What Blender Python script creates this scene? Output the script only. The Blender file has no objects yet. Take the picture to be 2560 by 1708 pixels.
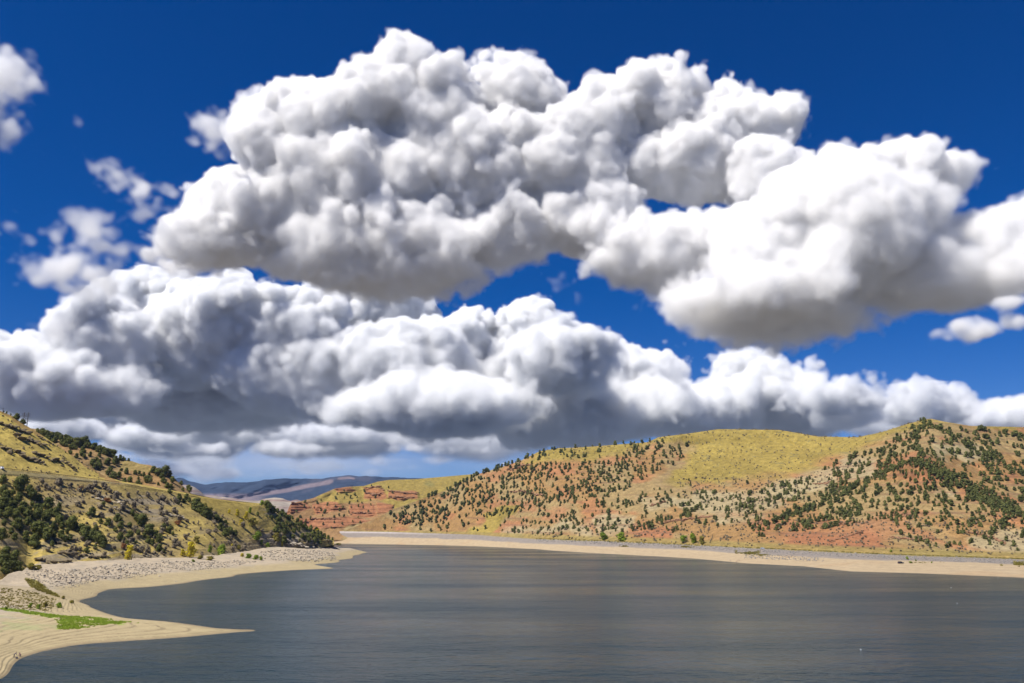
import bpy, bmesh, math, random, time
import numpy as np
from mathutils import Vector, Matrix
T0 = time.time()
S = bpy.context.scene
COL = S.collection
R = math.radians

# ------------------------------------------------------------------ camera
F = 2100.0            # focal length in pixels of the 2560 px wide photograph
PITCH = R(12.3)
H = 38.0              # eye height above the water
cam = bpy.data.cameras.new('camera'); cam_ob = bpy.data.objects.new('camera', cam); COL.objects.link(cam_ob)
cam.sensor_width = 36; cam.lens = 36 * F / 2560; cam.clip_start = 1; cam.clip_end = 120000
cam_ob.location = (0, 0, H); cam_ob.rotation_euler = (math.pi / 2 + PITCH, 0, 0)
S.camera = cam_ob

# ------------------------------------------------------------------ sun, sky, exposure
SUN_EL, SUN_AZ = R(55), R(-125)        # azimuth from +Y (the view), negative = left
sun_dir = Vector((math.sin(SUN_AZ) * math.cos(SUN_EL), math.cos(SUN_AZ) * math.cos(SUN_EL), math.sin(SUN_EL)))
sl = bpy.data.lights.new('sun', 'SUN'); sl.energy = 5.0; sl.angle = R(.5); sl.color = (1, .95, .87)
so = bpy.data.objects.new('sun', sl); COL.objects.link(so); so.rotation_euler = sun_dir.to_track_quat('Z', 'Y').to_euler()
W = bpy.data.worlds.new('World'); S.world = W; W.use_nodes = True
wt = W.node_tree; bgn = wt.nodes['Background']
sky = wt.nodes.new('ShaderNodeTexSky'); sky.sky_type = 'NISHITA'; sky.sun_disc = False
sky.sun_elevation = SUN_EL; sky.sun_rotation = SUN_AZ; sky.altitude = 2000; sky.air_density = 1.0; sky.dust_density = .25; sky.ozone_density = 1.5
hsv = wt.nodes.new('ShaderNodeHueSaturation'); hsv.inputs['Saturation'].default_value = 1.55; hsv.inputs['Value'].default_value = .8
pol = wt.nodes.new('ShaderNodeVectorMath'); pol.operation = 'MULTIPLY'; pol.inputs[1].default_value = (.55, .62, .95)   # the deep blue of a polarised mountain sky
wt.links.new(sky.outputs[0], hsv.inputs['Color']); wt.links.new(hsv.outputs[0], pol.inputs[0]); wtc = wt.nodes.new('ShaderNodeTexCoord'); wsep = wt.nodes.new('ShaderNodeSeparateXYZ'); wlt = wt.nodes.new('ShaderNodeMath'); wlt.operation = 'LESS_THAN'; wlt.inputs[1].default_value = -.01; wmx = wt.nodes.new('ShaderNodeMix'); wmx.data_type = 'RGBA'
wt.links.new(wtc.outputs['Generated'], wsep.inputs[0]); wt.links.new(wsep.outputs[2], wlt.inputs[0]); wt.links.new(wlt.outputs[0], wmx.inputs[0]); wt.links.new(pol.outputs[0], wmx.inputs[6]); wmx.inputs[7].default_value = (1.3, 1.5, 1.9, 1)   # blue-grey light added below the horizon to cool the cloud bases
wt.links.new(wmx.outputs[2], bgn.inputs[0]); bgn.inputs[1].default_value = .08
S.view_settings.view_transform = 'Standard'; S.view_settings.look = 'None'
S.view_settings.exposure = .5; S.view_settings.gamma = 1
S.cycles.use_denoising = True
S.cycles.max_bounces = 12; S.cycles.volume_bounces = 12; S.cycles.diffuse_bounces = 3; S.cycles.glossy_bounces = 3
S.cycles.transparent_max_bounces = 8

# ------------------------------------------------------------------ small maths
CP, SP = math.cos(PITCH), math.sin(PITCH)
def ae(u, v):
    """pixel -> (X/Y, (Z-H)/Y) of its line of sight"""
    u = np.asarray(u, float); v = np.asarray(v, float)
    xc = (u - 1280) / F; yc = (854 - v) / F
    d = CP - yc * SP
    return xc / d, (SP + yc * CP) / d
def uv(a, e):
    zc = CP + e * SP
    return 1280 + F * a / zc, 854 - F * (e * CP - SP) / zc
def at_z(u, v, z=0.0):
    a, e = ae(u, v); Y = (z - H) / e
    return np.array([a * Y, Y, z])
def at_y(u, v, Y):
    a, e = ae(u, v)
    return np.array([a * Y, Y, H + e * Y])
_T = np.random.default_rng(77).random((256, 256)).astype(np.float64)
def noise2(x, y):
    xi = np.floor(x).astype(int); yi = np.floor(y).astype(int); fx = x - xi; fy = y - yi
    fx = fx * fx * fx * (fx * (fx * 6 - 15) + 10); fy = fy * fy * fy * (fy * (fy * 6 - 15) + 10)
    g = lambda i, j: _T[i & 255, j & 255]
    return (g(xi, yi) * (1 - fx) + g(xi + 1, yi) * fx) * (1 - fy) + (g(xi, yi + 1) * (1 - fx) + g(xi + 1, yi + 1) * fx) * fy - .5
def fbm(x, y, s, octv=4, gain=.5, off=0.0):
    r = 0; a = 1.0; x = np.asarray(x) / s + off; y = np.asarray(y) / s + off * 1.7
    for k in range(octv):
        r = r + a * noise2(x, y); x, y = (x * 1.6 + y * 1.2) + 11.3, (y * 1.6 - x * 1.2) + 5.7; a *= gain
    return r
def ridged(x, y, s, octv=4, off=0.0):
    r = 0; a = 1.0; x = np.asarray(x) / s + off; y = np.asarray(y) / s + off
    for k in range(octv):
        r = r + a * (.5 - 2 * np.abs(noise2(x, y))); x, y = (x * 1.6 + y * 1.2) + 3.3, (y * 1.6 - x * 1.2) + 8.7; a *= .5
    return r
def sm(x, a, b):
    t = np.clip((x - a) / (b - a), 0, 1); return t * t * (3 - 2 * t)
def inside(px, py, poly):
    px = np.asarray(px, float); py = np.asarray(py, float)
    c = np.zeros(px.shape, bool); n = len(poly)
    for i in range(n):
        x1, y1 = poly[i]; x2, y2 = poly[(i + 1) % n]
        if y1 == y2: continue
        k = ((y1 > py) != (y2 > py)) & (px < (x2 - x1) * (py - y1) / (y2 - y1) + x1)
        c ^= k
    return c
def line_dist(px, py, pts):
    d = np.full(np.shape(px), 1e9)
    for (x1, y1), (x2, y2) in zip(pts[:-1], pts[1:]):
        dx, dy = x2 - x1, y2 - y1; t = np.clip(((px - x1) * dx + (py - y1) * dy) / (dx * dx + dy * dy), 0, 1)
        d = np.minimum(d, np.hypot(px - x1 - t * dx, py - y1 - t * dy))
    return d
def soft(px, py, poly, w, noise=0.0):
    d = line_dist(px, py, list(poly) + [poly[0]]); d = np.where(inside(px, py, poly), d, -d)
    return sm(d + noise, -w, w)
def lin(c):
    c = np.asarray(c, float) / 255
    return np.where(c <= .04045, c / 12.92, ((c + .055) / 1.055) ** 2.4)
def mixc(c, col, m):
    return c * (1 - m[..., None]) + np.asarray(col) * m[..., None]

# ------------------------------------------------------------------ objects and materials
def put(o, parent=None):
    COL.objects.link(o)
    if parent is not None: o.parent = parent
    return o
def mesh_np(name, V, Fc, mat=None, parent=None, smooth=False, col=None, tone=None, link=True):
    """V (n,3), Fc (m,3|4) or list of them"""
    me = bpy.data.meshes.new(name)
    V = np.asarray(V, np.float32)
    Fs = [np.asarray(f) for f in (Fc if isinstance(Fc, list) else [Fc]) if len(f)]
    loops = np.concatenate([f.ravel() for f in Fs]).astype(np.int32)
    tot = np.concatenate([np.full(len(f), f.shape[1]) for f in Fs]).astype(np.int32)
    me.vertices.add(len(V)); me.vertices.foreach_set('co', V.ravel())
    me.loops.add(len(loops)); me.loops.foreach_set('vertex_index', loops)
    me.polygons.add(len(tot)); me.polygons.foreach_set('loop_start', np.concatenate([[0], np.cumsum(tot)[:-1]]).astype(np.int32)); me.polygons.foreach_set('loop_total', tot)
    me.polygons.foreach_set('use_smooth', np.full(len(tot), smooth))
    if col is not None:
        at = me.color_attributes.new('ground_color', 'FLOAT_COLOR', 'POINT')
        at.data.foreach_set('color', np.concatenate([col, np.ones((len(col), 1))], 1).astype(np.float32).ravel())
    if tone is not None:
        at = me.attributes.new('tone', 'FLOAT', 'POINT'); at.data.foreach_set('value', np.asarray(tone, np.float32))
    me.update(calc_edges=True); me.validate()
    if mat: me.materials.append(mat)
    if not link: return me
    return put(bpy.data.objects.new(name, me), parent)
def tag(o, label=None, cat=None, group=None, kind=None):
    if label: o['label'] = label
    if cat: o['category'] = cat
    if group: o['group'] = group
    if kind: o['kind'] = kind
    return o
def empty(name, loc, rz=0.0, s=1.0):
    o = bpy.data.objects.new(name, None); o.location = loc; o.rotation_euler = (0, 0, rz); o.scale = (s, s, s); o.empty_display_size = .5
    return put(o)
def new_mat(name):
    m = bpy.data.materials.new(name); m.use_nodes = True
    return m, m.node_tree, m.node_tree.nodes['Principled BSDF']
def plain(name, c, rough=.7, metal=0.0, var=.25, scale=3.0):
    m, t, b = new_mat(name)
    n = t.nodes.new('ShaderNodeTexNoise'); n.inputs['Scale'].default_value = scale; n.inputs['Detail'].default_value = 4
    co = t.nodes.new('ShaderNodeTexCoord'); t.links.new(co.outputs['Object'], n.inputs['Vector'])
    r = t.nodes.new('ShaderNodeMapRange'); r.inputs['To Min'].default_value = 1 - var; r.inputs['To Max'].default_value = 1 + var
    t.links.new(n.outputs[0], r.inputs['Value'])
    mx = t.nodes.new('ShaderNodeVectorMath'); mx.operation = 'SCALE'; mx.inputs[0].default_value = c; t.links.new(r.outputs[0], mx.inputs['Scale'])
    t.links.new(mx.outputs[0], b.inputs['Base Color']); b.inputs['Roughness'].default_value = rough; b.inputs['Metallic'].default_value = metal
    return m
def earth(name, s1, s2, var=.35, bump=.4, bdist=1.0, rough=.95):
    """ground: colour from the surface's own colour layer, broken up by two sizes of noise"""
    m, t, b = new_mat(name)
    at = t.nodes.new('ShaderNodeAttribute'); at.attribute_name = 'ground_color'
    geo = t.nodes.new('ShaderNodeNewGeometry')
    fac = None
    for s, v in ((s1, var), (s2, var)):
        n = t.nodes.new('ShaderNodeTexNoise'); n.inputs['Scale'].default_value = 1 / s; n.inputs['Detail'].default_value = 5; n.inputs['Roughness'].default_value = .62
        t.links.new(geo.outputs['Position'], n.inputs['Vector'])
        r = t.nodes.new('ShaderNodeMapRange'); r.inputs['From Min'].default_value = .3; r.inputs['From Max'].default_value = .7
        r.inputs['To Min'].default_value = 1 - v; r.inputs['To Max'].default_value = 1 + v * .8
        t.links.new(n.outputs[0], r.inputs['Value'])
        if fac is None: fac = r.outputs[0]
        else:
            mm = t.nodes.new('ShaderNodeMath'); mm.operation = 'MULTIPLY'; t.links.new(fac, mm.inputs[0]); t.links.new(r.outputs[0], mm.inputs[1]); fac = mm.outputs[0]
        last = n
    sc = t.nodes.new('ShaderNodeVectorMath'); sc.operation = 'SCALE'; t.links.new(at.outputs['Color'], sc.inputs[0]); t.links.new(fac, sc.inputs['Scale'])
    t.links.new(sc.outputs[0], b.inputs['Base Color'])
    bp = t.nodes.new('ShaderNodeBump'); bp.inputs['Strength'].default_value = bump; bp.inputs['Distance'].default_value = bdist
    t.links.new(last.outputs[0], bp.inputs['Height']); t.links.new(bp.outputs[0], b.inputs['Normal'])
    b.inputs['Roughness'].default_value = rough; b.inputs['Specular IOR Level'].default_value = .15
    return m
def leaf_mat(name, c1, c2, trans=.25):
    m, t, b = new_mat(name)
    at = t.nodes.new('ShaderNodeAttribute'); at.attribute_name = 'tone'
    oi = t.nodes.new('ShaderNodeObjectInfo')
    ad = t.nodes.new('ShaderNodeMath'); ad.operation = 'MULTIPLY_ADD'; t.links.new(oi.outputs['Random'], ad.inputs[0]); ad.inputs[1].default_value = .35; t.links.new(at.outputs['Fac'], ad.inputs[2])
    cr = t.nodes.new('ShaderNodeMix'); cr.data_type = 'RGBA'; t.links.new(ad.outputs[0], cr.inputs[0]); cr.inputs[6].default_value = (*c1, 1); cr.inputs[7].default_value = (*c2, 1)
    t.links.new(cr.outputs[2], b.inputs['Base Color']); b.inputs['Roughness'].default_value = .8; b.inputs['Specular IOR Level'].default_value = .2
    if trans:
        tr = t.nodes.new('ShaderNodeBsdfTranslucent'); t.links.new(cr.outputs[2], tr.inputs['Color'])
        ms = t.nodes.new('ShaderNodeMixShader'); ms.inputs[0].default_value = trans
        t.links.new(b.outputs[0], ms.inputs[1]); t.links.new(tr.outputs[0], ms.inputs[2]); t.links.new(ms.outputs[0], t.nodes['Material Output'].inputs['Surface'])
    return m

# ------------------------------------------------------------------ hills: sheets of ground between a foot line and a crest line
def smooth1(x, k):
    if k < 1: return x
    w = np.hanning(2 * k + 3)[1:-1]; w /= w.sum()
    return np.convolve(np.pad(x, k, mode='edge'), w, 'valid')
class Hill:
    pass
def hill(name, a0, a1, na, rows, counts, relief, colour, mat, sm_a=4, sm_y=14, back=((60, 12), (200, 70), (500, 250)), lead=True, crest_noise=0.0, steep=0.0):
    """rows: from foot to crest, each (points of the line as seen (u, v), its distance (u, Y) or ('z', height)); relief(X, Z, t, u, v) moves the ground nearer or farther"""
    A = np.linspace(a0, a1, na)
    Er, Yr = [], []
    for pts, ys in rows:
        P = np.array(pts, float); a, e = ae(P[:, 0], P[:, 1]); o = np.argsort(a)
        E = smooth1(np.interp(A, a[o], e[o]), sm_a)
        if ys[0] == 'z': Y = (ys[1] - H) / E
        else:
            Q = np.array(ys, float); qa = (Q[:, 0] - 1280) / F; Y = smooth1(np.interp(A, qa, Q[:, 1]), sm_y)
        Er.append(E); Yr.append(Y)
    E = [Er[0]]; Y = [Yr[0]]; T = [0.0]
    nr = len(rows) - 1
    for i in range(nr):
        for k in range(1, counts[i] + 1):
            f = k / counts[i]; E.append(Er[i] * (1 - f) + Er[i + 1] * f); Y.append(Yr[i] * (1 - f) + Yr[i + 1] * f); T.append((i + f) / nr)
    E = np.array(E); Y = np.array(Y); T = np.array(T)
    if crest_noise:
        E = E + (np.clip(T, 0, 1)[:, None] ** 6) * crest_noise * fbm(A[None, :] * 900, 0 * A[None, :] + 3, 9, 4)
    U, V = uv(A[None, :] + 0 * E, E)
    X = A[None, :] * Y; Z = H + E * Y
    Y = Y + relief(X, Z, T[:, None] + 0 * E, U, V, Y) * np.clip((Y[-1] - Y[0]) / 260, .08, 1)[None, :] if steep else Y + relief(X, Z, T[:, None] + 0 * E, U, V, Y)
    if steep:   # no slope steeper than this, save for rock beds
        for i in range(1, len(Y)): Y[i] = np.maximum(Y[i], Y[i - 1] + steep * (E[i] - E[i - 1]) * Y[i - 1])
    h = Hill(); h.A, h.E, h.Y = A, E.copy(), Y.copy()
    C = colour(U, V, A[None, :] * Y, Y, H + E * Y, T[:, None] + 0 * E)
    # far side of the crest
    Zc = H + E[-1] * Y[-1]
    for dy, dz in back:
        y = Y[len(T) - 1] + dy; E = np.vstack([E, (Zc - dz - H) / y]); Y = np.vstack([Y, y]); C = np.concatenate([C, C[len(T) - 1:len(T)]], 0)
    if lead:   # tuck the foot under what lies in front of it
        y = Y[0] - 6; E = np.vstack([(H + E[0] * Y[0] - 5 - H) / y, E]); Y = np.vstack([y, Y]); C = np.concatenate([C[0:1], C], 0)
    n = len(E)
    P = np.stack([A[None, :] * Y, Y, H + E * Y], -1).reshape(-1, 3)
    i = np.arange(n - 1)[:, None] * na + np.arange(na - 1)[None, :]
    Fq = np.stack([i, i + 1, i + 1 + na, i + na], -1).reshape(-1, 4)
    h.ob = tag(mesh_np(name, P, Fq, mat, smooth=True, col=C.reshape(-1, 3)), kind='structure')
    return h
def on(h, u, v):
    """point of a hill seen at pixel (u, v)"""
    a, e = ae(u, v); f = np.clip((a - h.A[0]) / (h.A[-1] - h.A[0]) * (len(h.A) - 1), 0, len(h.A) - 1.001); i = int(f); f -= i
    y = [np.interp(e, h.E[:, k], h.Y[:, k]) for k in (i, i + 1)]
    lo = h.E[0, i] * (1 - f) + h.E[0, i + 1] * f; hi = h.E[-1, i] * (1 - f) + h.E[-1, i + 1] * f
    Y = y[0] * (1 - f) + y[1] * f; e = min(max(e, lo), hi)
    return np.array([a * Y, Y, H + e * Y])

GRASS = np.array([.265, .200, .048]); GRASS2 = np.array([.235, .185, .06]); OLIVE = np.array([.16, .145, .05])
ORANGE = np.array([.270, .160, .062]); RED = np.array([.300, .128, .060]); CREAM = np.array([.315, .262, .148]); TAN = np.array([.262, .195, .088])
SAND = np.array([.40, .315, .20]); ROCKC = np.array([.27, .22, .145]); GREYR = np.array([.185, .170, .155])
m_hill = earth('dry_hillside', 9.0, 2.2, .30, .6, 1.5)
m_far = earth('distant_ground', 220.0, 45.0, .25, .3, 20)
m_beach = earth('lake_bed_silt', 6.0, 1.2, .14, .25, .3)

# ---- far mountains and badlands
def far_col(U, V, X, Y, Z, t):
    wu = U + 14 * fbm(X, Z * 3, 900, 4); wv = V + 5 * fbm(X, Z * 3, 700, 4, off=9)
    c = np.zeros(U.shape + (3,)) + np.array([.022, .034, .058])  # dark blue forest base, with the cloud shadow painted into it
    pink = np.array([.155, .12, .125])  # sunlit ground between cloud shadows, painted in as a pink strip
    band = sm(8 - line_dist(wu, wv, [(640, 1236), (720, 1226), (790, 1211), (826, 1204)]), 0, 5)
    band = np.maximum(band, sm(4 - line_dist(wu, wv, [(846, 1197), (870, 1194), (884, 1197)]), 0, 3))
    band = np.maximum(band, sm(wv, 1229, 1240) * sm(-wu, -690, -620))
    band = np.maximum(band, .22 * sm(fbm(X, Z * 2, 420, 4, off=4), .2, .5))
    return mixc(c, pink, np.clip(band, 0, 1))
def far_rel(X, Z, t, U, V, Y):
    return (420 * ridged(X, Z * 2.2, 1500, 5) + 60 * fbm(X, Z * 2, 200, 3)) * np.clip(t * (1.15 - t) * 4, 0, 1)
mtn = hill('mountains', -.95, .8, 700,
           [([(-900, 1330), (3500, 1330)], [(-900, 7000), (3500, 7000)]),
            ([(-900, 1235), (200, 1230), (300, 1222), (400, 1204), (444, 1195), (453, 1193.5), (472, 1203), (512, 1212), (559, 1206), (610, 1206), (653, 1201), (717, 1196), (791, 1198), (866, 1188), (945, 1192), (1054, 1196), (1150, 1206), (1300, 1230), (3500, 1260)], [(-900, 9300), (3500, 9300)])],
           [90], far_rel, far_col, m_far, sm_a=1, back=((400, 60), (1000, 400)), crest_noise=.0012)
def bad_col(U, V, X, Y, Z, t):
    c = np.zeros(U.shape + (3,)) + np.array([.27, .205, .175])
    c = mixc(c, np.array([.29, .245, .195]), sm(fbm(X, Z * 4, 160, 4), -.2, .3))
    c = mixc(c, np.array([.20, .12, .10]), .7 * sm(np.sin(Z / 5.5 + 3 * fbm(X, Z, 120, 3)), .5, .9) * sm(t, .5, .9))
    return c
bad = hill('badland_hills', -.5, .02, 360,
           [([(300, 1325), (1300, 1325)], [(300, 3000), (1300, 3000)]),
            ([(300, 1240), (430, 1222), (460, 1212), (474, 1213), (489, 1220), (500, 1228), (510, 1237), (560, 1243), (610, 1250), (650, 1251), (668, 1247), (685, 1244.5), (706, 1246.5), (716, 1250), (727, 1252), (745, 1249), (760, 1255), (850, 1275), (1300, 1310)], [(300, 3900), (1300, 3900)])],
           [60], lambda X, Z, t, U, V, Y: (120 * ridged(X, Z * 1.5, 260, 5)) * np.clip(t * (1.1 - t) * 4, 0, 1), bad_col, m_far, sm_a=1, back=((80, 15), (300, 120)), crest_noise=.0012)

# ---- red cliffs in the middle distance
def ledges(Z, X, s, sharp=.3, off=0.0):
    """stacked rock beds: steep risers, flat treads"""
    q = Z / s + .8 * fbm(X, Z, 90, 3, off=off); f = q - np.floor(q)
    return sm(f, .5 - sharp, .5 + sharp) - f
cliff_polys = [[(905, 1217), (945, 1219), (965, 1235), (968, 1246), (935, 1247), (912, 1244)], [(968, 1228), (1010, 1226), (1046, 1230), (1048, 1247), (1005, 1249), (970, 1244)],
               [(722, 1254), (756, 1258), (775, 1268), (720, 1284), (708, 1290)], [(875, 1262), (905, 1256), (935, 1262), (938, 1290), (880, 1295), (870, 1280)], [(700, 1300), (860, 1292), (930, 1300), (860, 1318), (800, 1325), (700, 1322)], [(940, 1258), (985, 1262), (980, 1278), (940, 1284)], [(780, 1262), (850, 1254), (865, 1275), (790, 1282)], [(836, 1220), (880, 1216), (895, 1228), (850, 1232)]]
def red_col(U, V, X, Y, Z, t):
    wu = U + 10 * fbm(X, Z * 2, 60, 4); wv = V + 5 * fbm(X, Z * 2, 45, 4, off=5)
    c = np.zeros(U.shape + (3,)) + ORANGE * np.array([.95, .95, 1.05])
    c = mixc(c, TAN * 1.05, sm(fbm(X, Z * 2, 55, 4, off=2), -.05, .25))
    g = soft(wu, wv, [(790, 1244), (905, 1210), (972, 1196), (1240, 1170), (1240, 1200), (1060, 1262), (1000, 1275), (940, 1250), (880, 1258), (800, 1258)], 4, 5 * fbm(X, Z, 20, 3))
    c = mixc(c, GRASS, g * .92)
    c = mixc(c, OLIVE * 1.15, sm(18 - np.hypot(wu - 1075, (wv - 1212) * 2), 0, 14) * .7)
    for p in cliff_polys:
        c = mixc(c, RED, soft(wu, wv, p, 3, 5 * fbm(X, Z, 25, 3)) * .9)
    st = sm(np.sin(Z / 1.6 + 2.5 * fbm(X, Z * .5, 120, 3)), .55, .95) * (c[..., 0] > 1.75 * c[..., 1])
    c = mixc(c, RED * .45, st * .55)
    return c
def red_rel(X, Z, t, U, V, Y):
    m = sum(soft(U + 4 * fbm(X, Z, 30, 3), V + 3 * fbm(X, Z, 30, 3, off=3), p, 4) for p in cliff_polys)
    return (20 * ridged(X, Z * 1.4, 130, 4) + 6 * fbm(X, Z, 25, 4)) * np.clip(t * 6, 0, 1) * np.clip((1.02 - t) * 8, 0, 1) - 8 * np.clip(m, 0, 1) + np.clip(m, 0, 1) * 10 * ledges(Z, X, 7.0, .12)
red = hill('red_hill', -.285, -.005, 520,
           [([(690, 1345), (1300, 1345)], [(690, 1790), (1300, 1790)]),
            ([(690, 1300), (716, 1284), (727, 1259), (752, 1253), (784, 1245), (801, 1237), (836, 1222), (869, 1217), (910, 1215), (945, 1204), (972, 1200), (1040, 1198), (1108, 1192), (1190, 1185), (1300, 1175)], [(690, 1850), (760, 1980), (900, 2120), (1300, 2400)])],
           [170], red_rel, red_col, m_hill, sm_a=1)

# ---- the long wooded hill beyond the lake
SHORE_R = [(700, 1358), (877, 1359.6), (972, 1361), (1108, 1363.7), (1190, 1365.6), (1340, 1373), (1385, 1377), (1522, 1385), (1632, 1390.6), (1736, 1396.6), (1870, 1409), (2009, 1416), (2128, 1429), (2307, 1434), (2560, 1444.5), (2750, 1455)]
BANK_R = [(700, 1326), (809, 1328), (972, 1330), (1190, 1337), (1340, 1347), (1498, 1352), (1647, 1358), (1880, 1370), (2217, 1386), (2560, 1398), (2750, 1405)]
FOOT_R = [(840, 1327), (880, 1327), (972, 1329), (1190, 1335), (1340, 1343), (1498, 1350), (1647, 1354), (1880, 1367), (2217, 1380), (2400, 1388), (2560, 1392), (2750, 1399)]
CREST_R = [(840, 1330), (863, 1326.5), (900, 1312), (945, 1294), (986, 1272), (1054, 1248), (1122, 1223.5), (1190, 1187), (1239, 1172), (1299, 1153), (1349, 1128.5), (1391, 1121), (1462, 1118), (1572, 1109), (1617, 1106), (1647, 1093), (1721, 1084), (1796, 1073), (1870, 1074), (1949, 1075), (1994, 1082.5), (2045, 1091.5), (2143, 1093), (2203, 1081), (2262, 1062), (2310, 1049), (2328, 1047), (2360, 1054), (2426, 1065), (2560, 1068), (2750, 1075)]
def shore_y(u): return float(at_z(u, float(np.interp(u, [p[0] for p in SHORE_R], [p[1] for p in SHORE_R])))[1])
BANK_W = [(700, 62), (1340, 62), (1736, 80), (2128, 100), (2560, 125), (2750, 130)]
_us = list(range(700, 2760, 40))
Y_BANK = [(u, shore_y(u) + float(np.interp(u, [p[0] for p in BANK_W], [p[1] for p in BANK_W]))) for u in _us]
Y_MID = [(u, shore_y(u) + .5 * float(np.interp(u, [p[0] for p in BANK_W], [p[1] for p in BANK_W]))) for u in _us]
Y_FOOT = [(u, y + 16) for u, y in Y_BANK]
Y_CREST = [(840, 1800), (1054, 1810), (1320, 1740), (1462, 1690), (1647, 1640), (1796, 1620), (1994, 1520), (2143, 1350), (2328, 1205), (2426, 1205), (2560, 1230), (2750, 1270)]
GRASS_R = [[(1319, 1158), (1349, 1120), (1391, 1112), (1572, 1100), (1640, 1086), (1796, 1060), (1960, 1066), (2045, 1080), (2143, 1083), (2262, 1052), (2328, 1040), (2330, 1049), (2300, 1067), (2217, 1099), (2128, 1135), (2039, 1162), (1949, 1188), (1860, 1196), (1810, 1212), (1781, 1206), (1706, 1216), (1660, 1200), (1706, 1164), (1735, 1120), (1700, 1098), (1650, 1103), (1581, 1127), (1498, 1147), (1408, 1151)],
           [(2340, 1040), (2560, 1060), (2750, 1065), (2750, 1085), (2560, 1078), (2430, 1072), (2370, 1062)],
           [(1256, 1264), (1300, 1262), (1262, 1300), (1228, 1338), (1180, 1338), (1178, 1322), (1215, 1290)], [(2230, 1374), (2300, 1384), (2380, 1386), (2370, 1391), (2270, 1388)]]
CREAM_R = [[(1480, 1296), (1530, 1285), (1590, 1290), (1580, 1330), (1490, 1332)], [(1690, 1240), (1770, 1226), (1890, 1226), (2010, 1186), (2090, 1180), (2080, 1220), (1960, 1255), (1880, 1285), (1760, 1285), (1690, 1265)], [(1258, 1316), (1380, 1308), (1480, 1300), (1480, 1340), (1250, 1338)],
           [(2348, 1110), (2430, 1118), (2480, 1150), (2400, 1160), (2350, 1140)], [(2320, 1222), (2380, 1224), (2390, 1245), (2330, 1248)], [(2430, 1340), (2560, 1330), (2750, 1330), (2750, 1392), (2500, 1390), (2420, 1370)], [(2180, 1240), (2215, 1225), (2230, 1250), (2190, 1252)], [(1600, 1255), (1680, 1235), (1690, 1262), (1610, 1276)], [(1800, 1290), (1900, 1284), (1905, 1296), (1800, 1304)], [(2100, 1130), (2200, 1150), (2190, 1190), (2110, 1200)]]
RED_R = [[(1934, 1372), (1975, 1345), (2040, 1338), (2072, 1352), (2130, 1328), (2170, 1318), (2205, 1335), (2222, 1378), (2080, 1374)], [(1575, 1352), (1600, 1325), (1650, 1313), (1695, 1312), (1690, 1356)], [(1170, 1336), (1230, 1318), (1290, 1300), (1330, 1302), (1240, 1338)], [(1860, 1300), (1960, 1290), (1990, 1310), (1900, 1330)], [(2250, 1185), (2320, 1190), (2330, 1215), (2260, 1222)], [(1340, 1160), (1420, 1152), (1470, 1165), (1380, 1185), (1330, 1178)]]
def wood_col(U, V, X, Y, Z, t):
    wu = U + 26 * fbm(X, Z * 1.6, 45, 5); wv = V + 13 * fbm(X, Z * 1.6, 38, 5, off=5)
    c = np.zeros(U.shape + (3,)) + ORANGE
    c = mixc(c, TAN, sm(fbm(X, Z * 1.5, 60, 4, off=2), -.12, .22) * .8)
    c = mixc(c, RED * 1.05, sm(fbm(X, Z * 2.2, 45, 4, off=12), .1, .35) * .6)
    nz = 22 * fbm(X, Z * 1.5, 30, 5, off=14)
    for p in CREAM_R: c = mixc(c, CREAM, soft(wu, wv, p, 11, nz) * .8)
    for k, p in enumerate(RED_R): c = mixc(c, RED, soft(wu, wv, p, 8, nz * .5) * (.85 if k < 2 else .55))
    st = sm(np.sin(Z / 1.9 + 3.0 * fbm(X, Z * .4, 150, 3)), .55, .95) * sm(fbm(X, Z * 2, 70, 3, off=21), -.02, .2)
    c = mixc(c, np.array([.17, .09, .055]), st * .5)
    for p in GRASS_R:
        m = soft(U + 10 * fbm(X, Z * 1.6, 45, 5), V + 5 * fbm(X, Z * 1.6, 38, 5, off=5), p, 6 if p is not GRASS_R[0] else 13, nz * .8)
        g = GRASS * (1 + .3 * fbm(X, Z * 2, 50, 4, off=3))[..., None]
        c = c * (1 - m[..., None] * .95) + g * m[..., None] * .95
    dots = sm(fbm(X, Z * 1.6, 5.5, 2, off=33), .33, .5) * soft(U, V, GRASS_R[0], 5)
    c = mixc(c, np.array([.13, .12, .06]), dots * .55)
    c = mixc(c, GRASS2, sm(.05 - t, 0, .03) * .8)
    return c
def bump2(U, V, u, v, su, sv): return np.exp(-((U - u) / su) ** 2 - ((V - v) / sv) ** 2)
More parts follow.
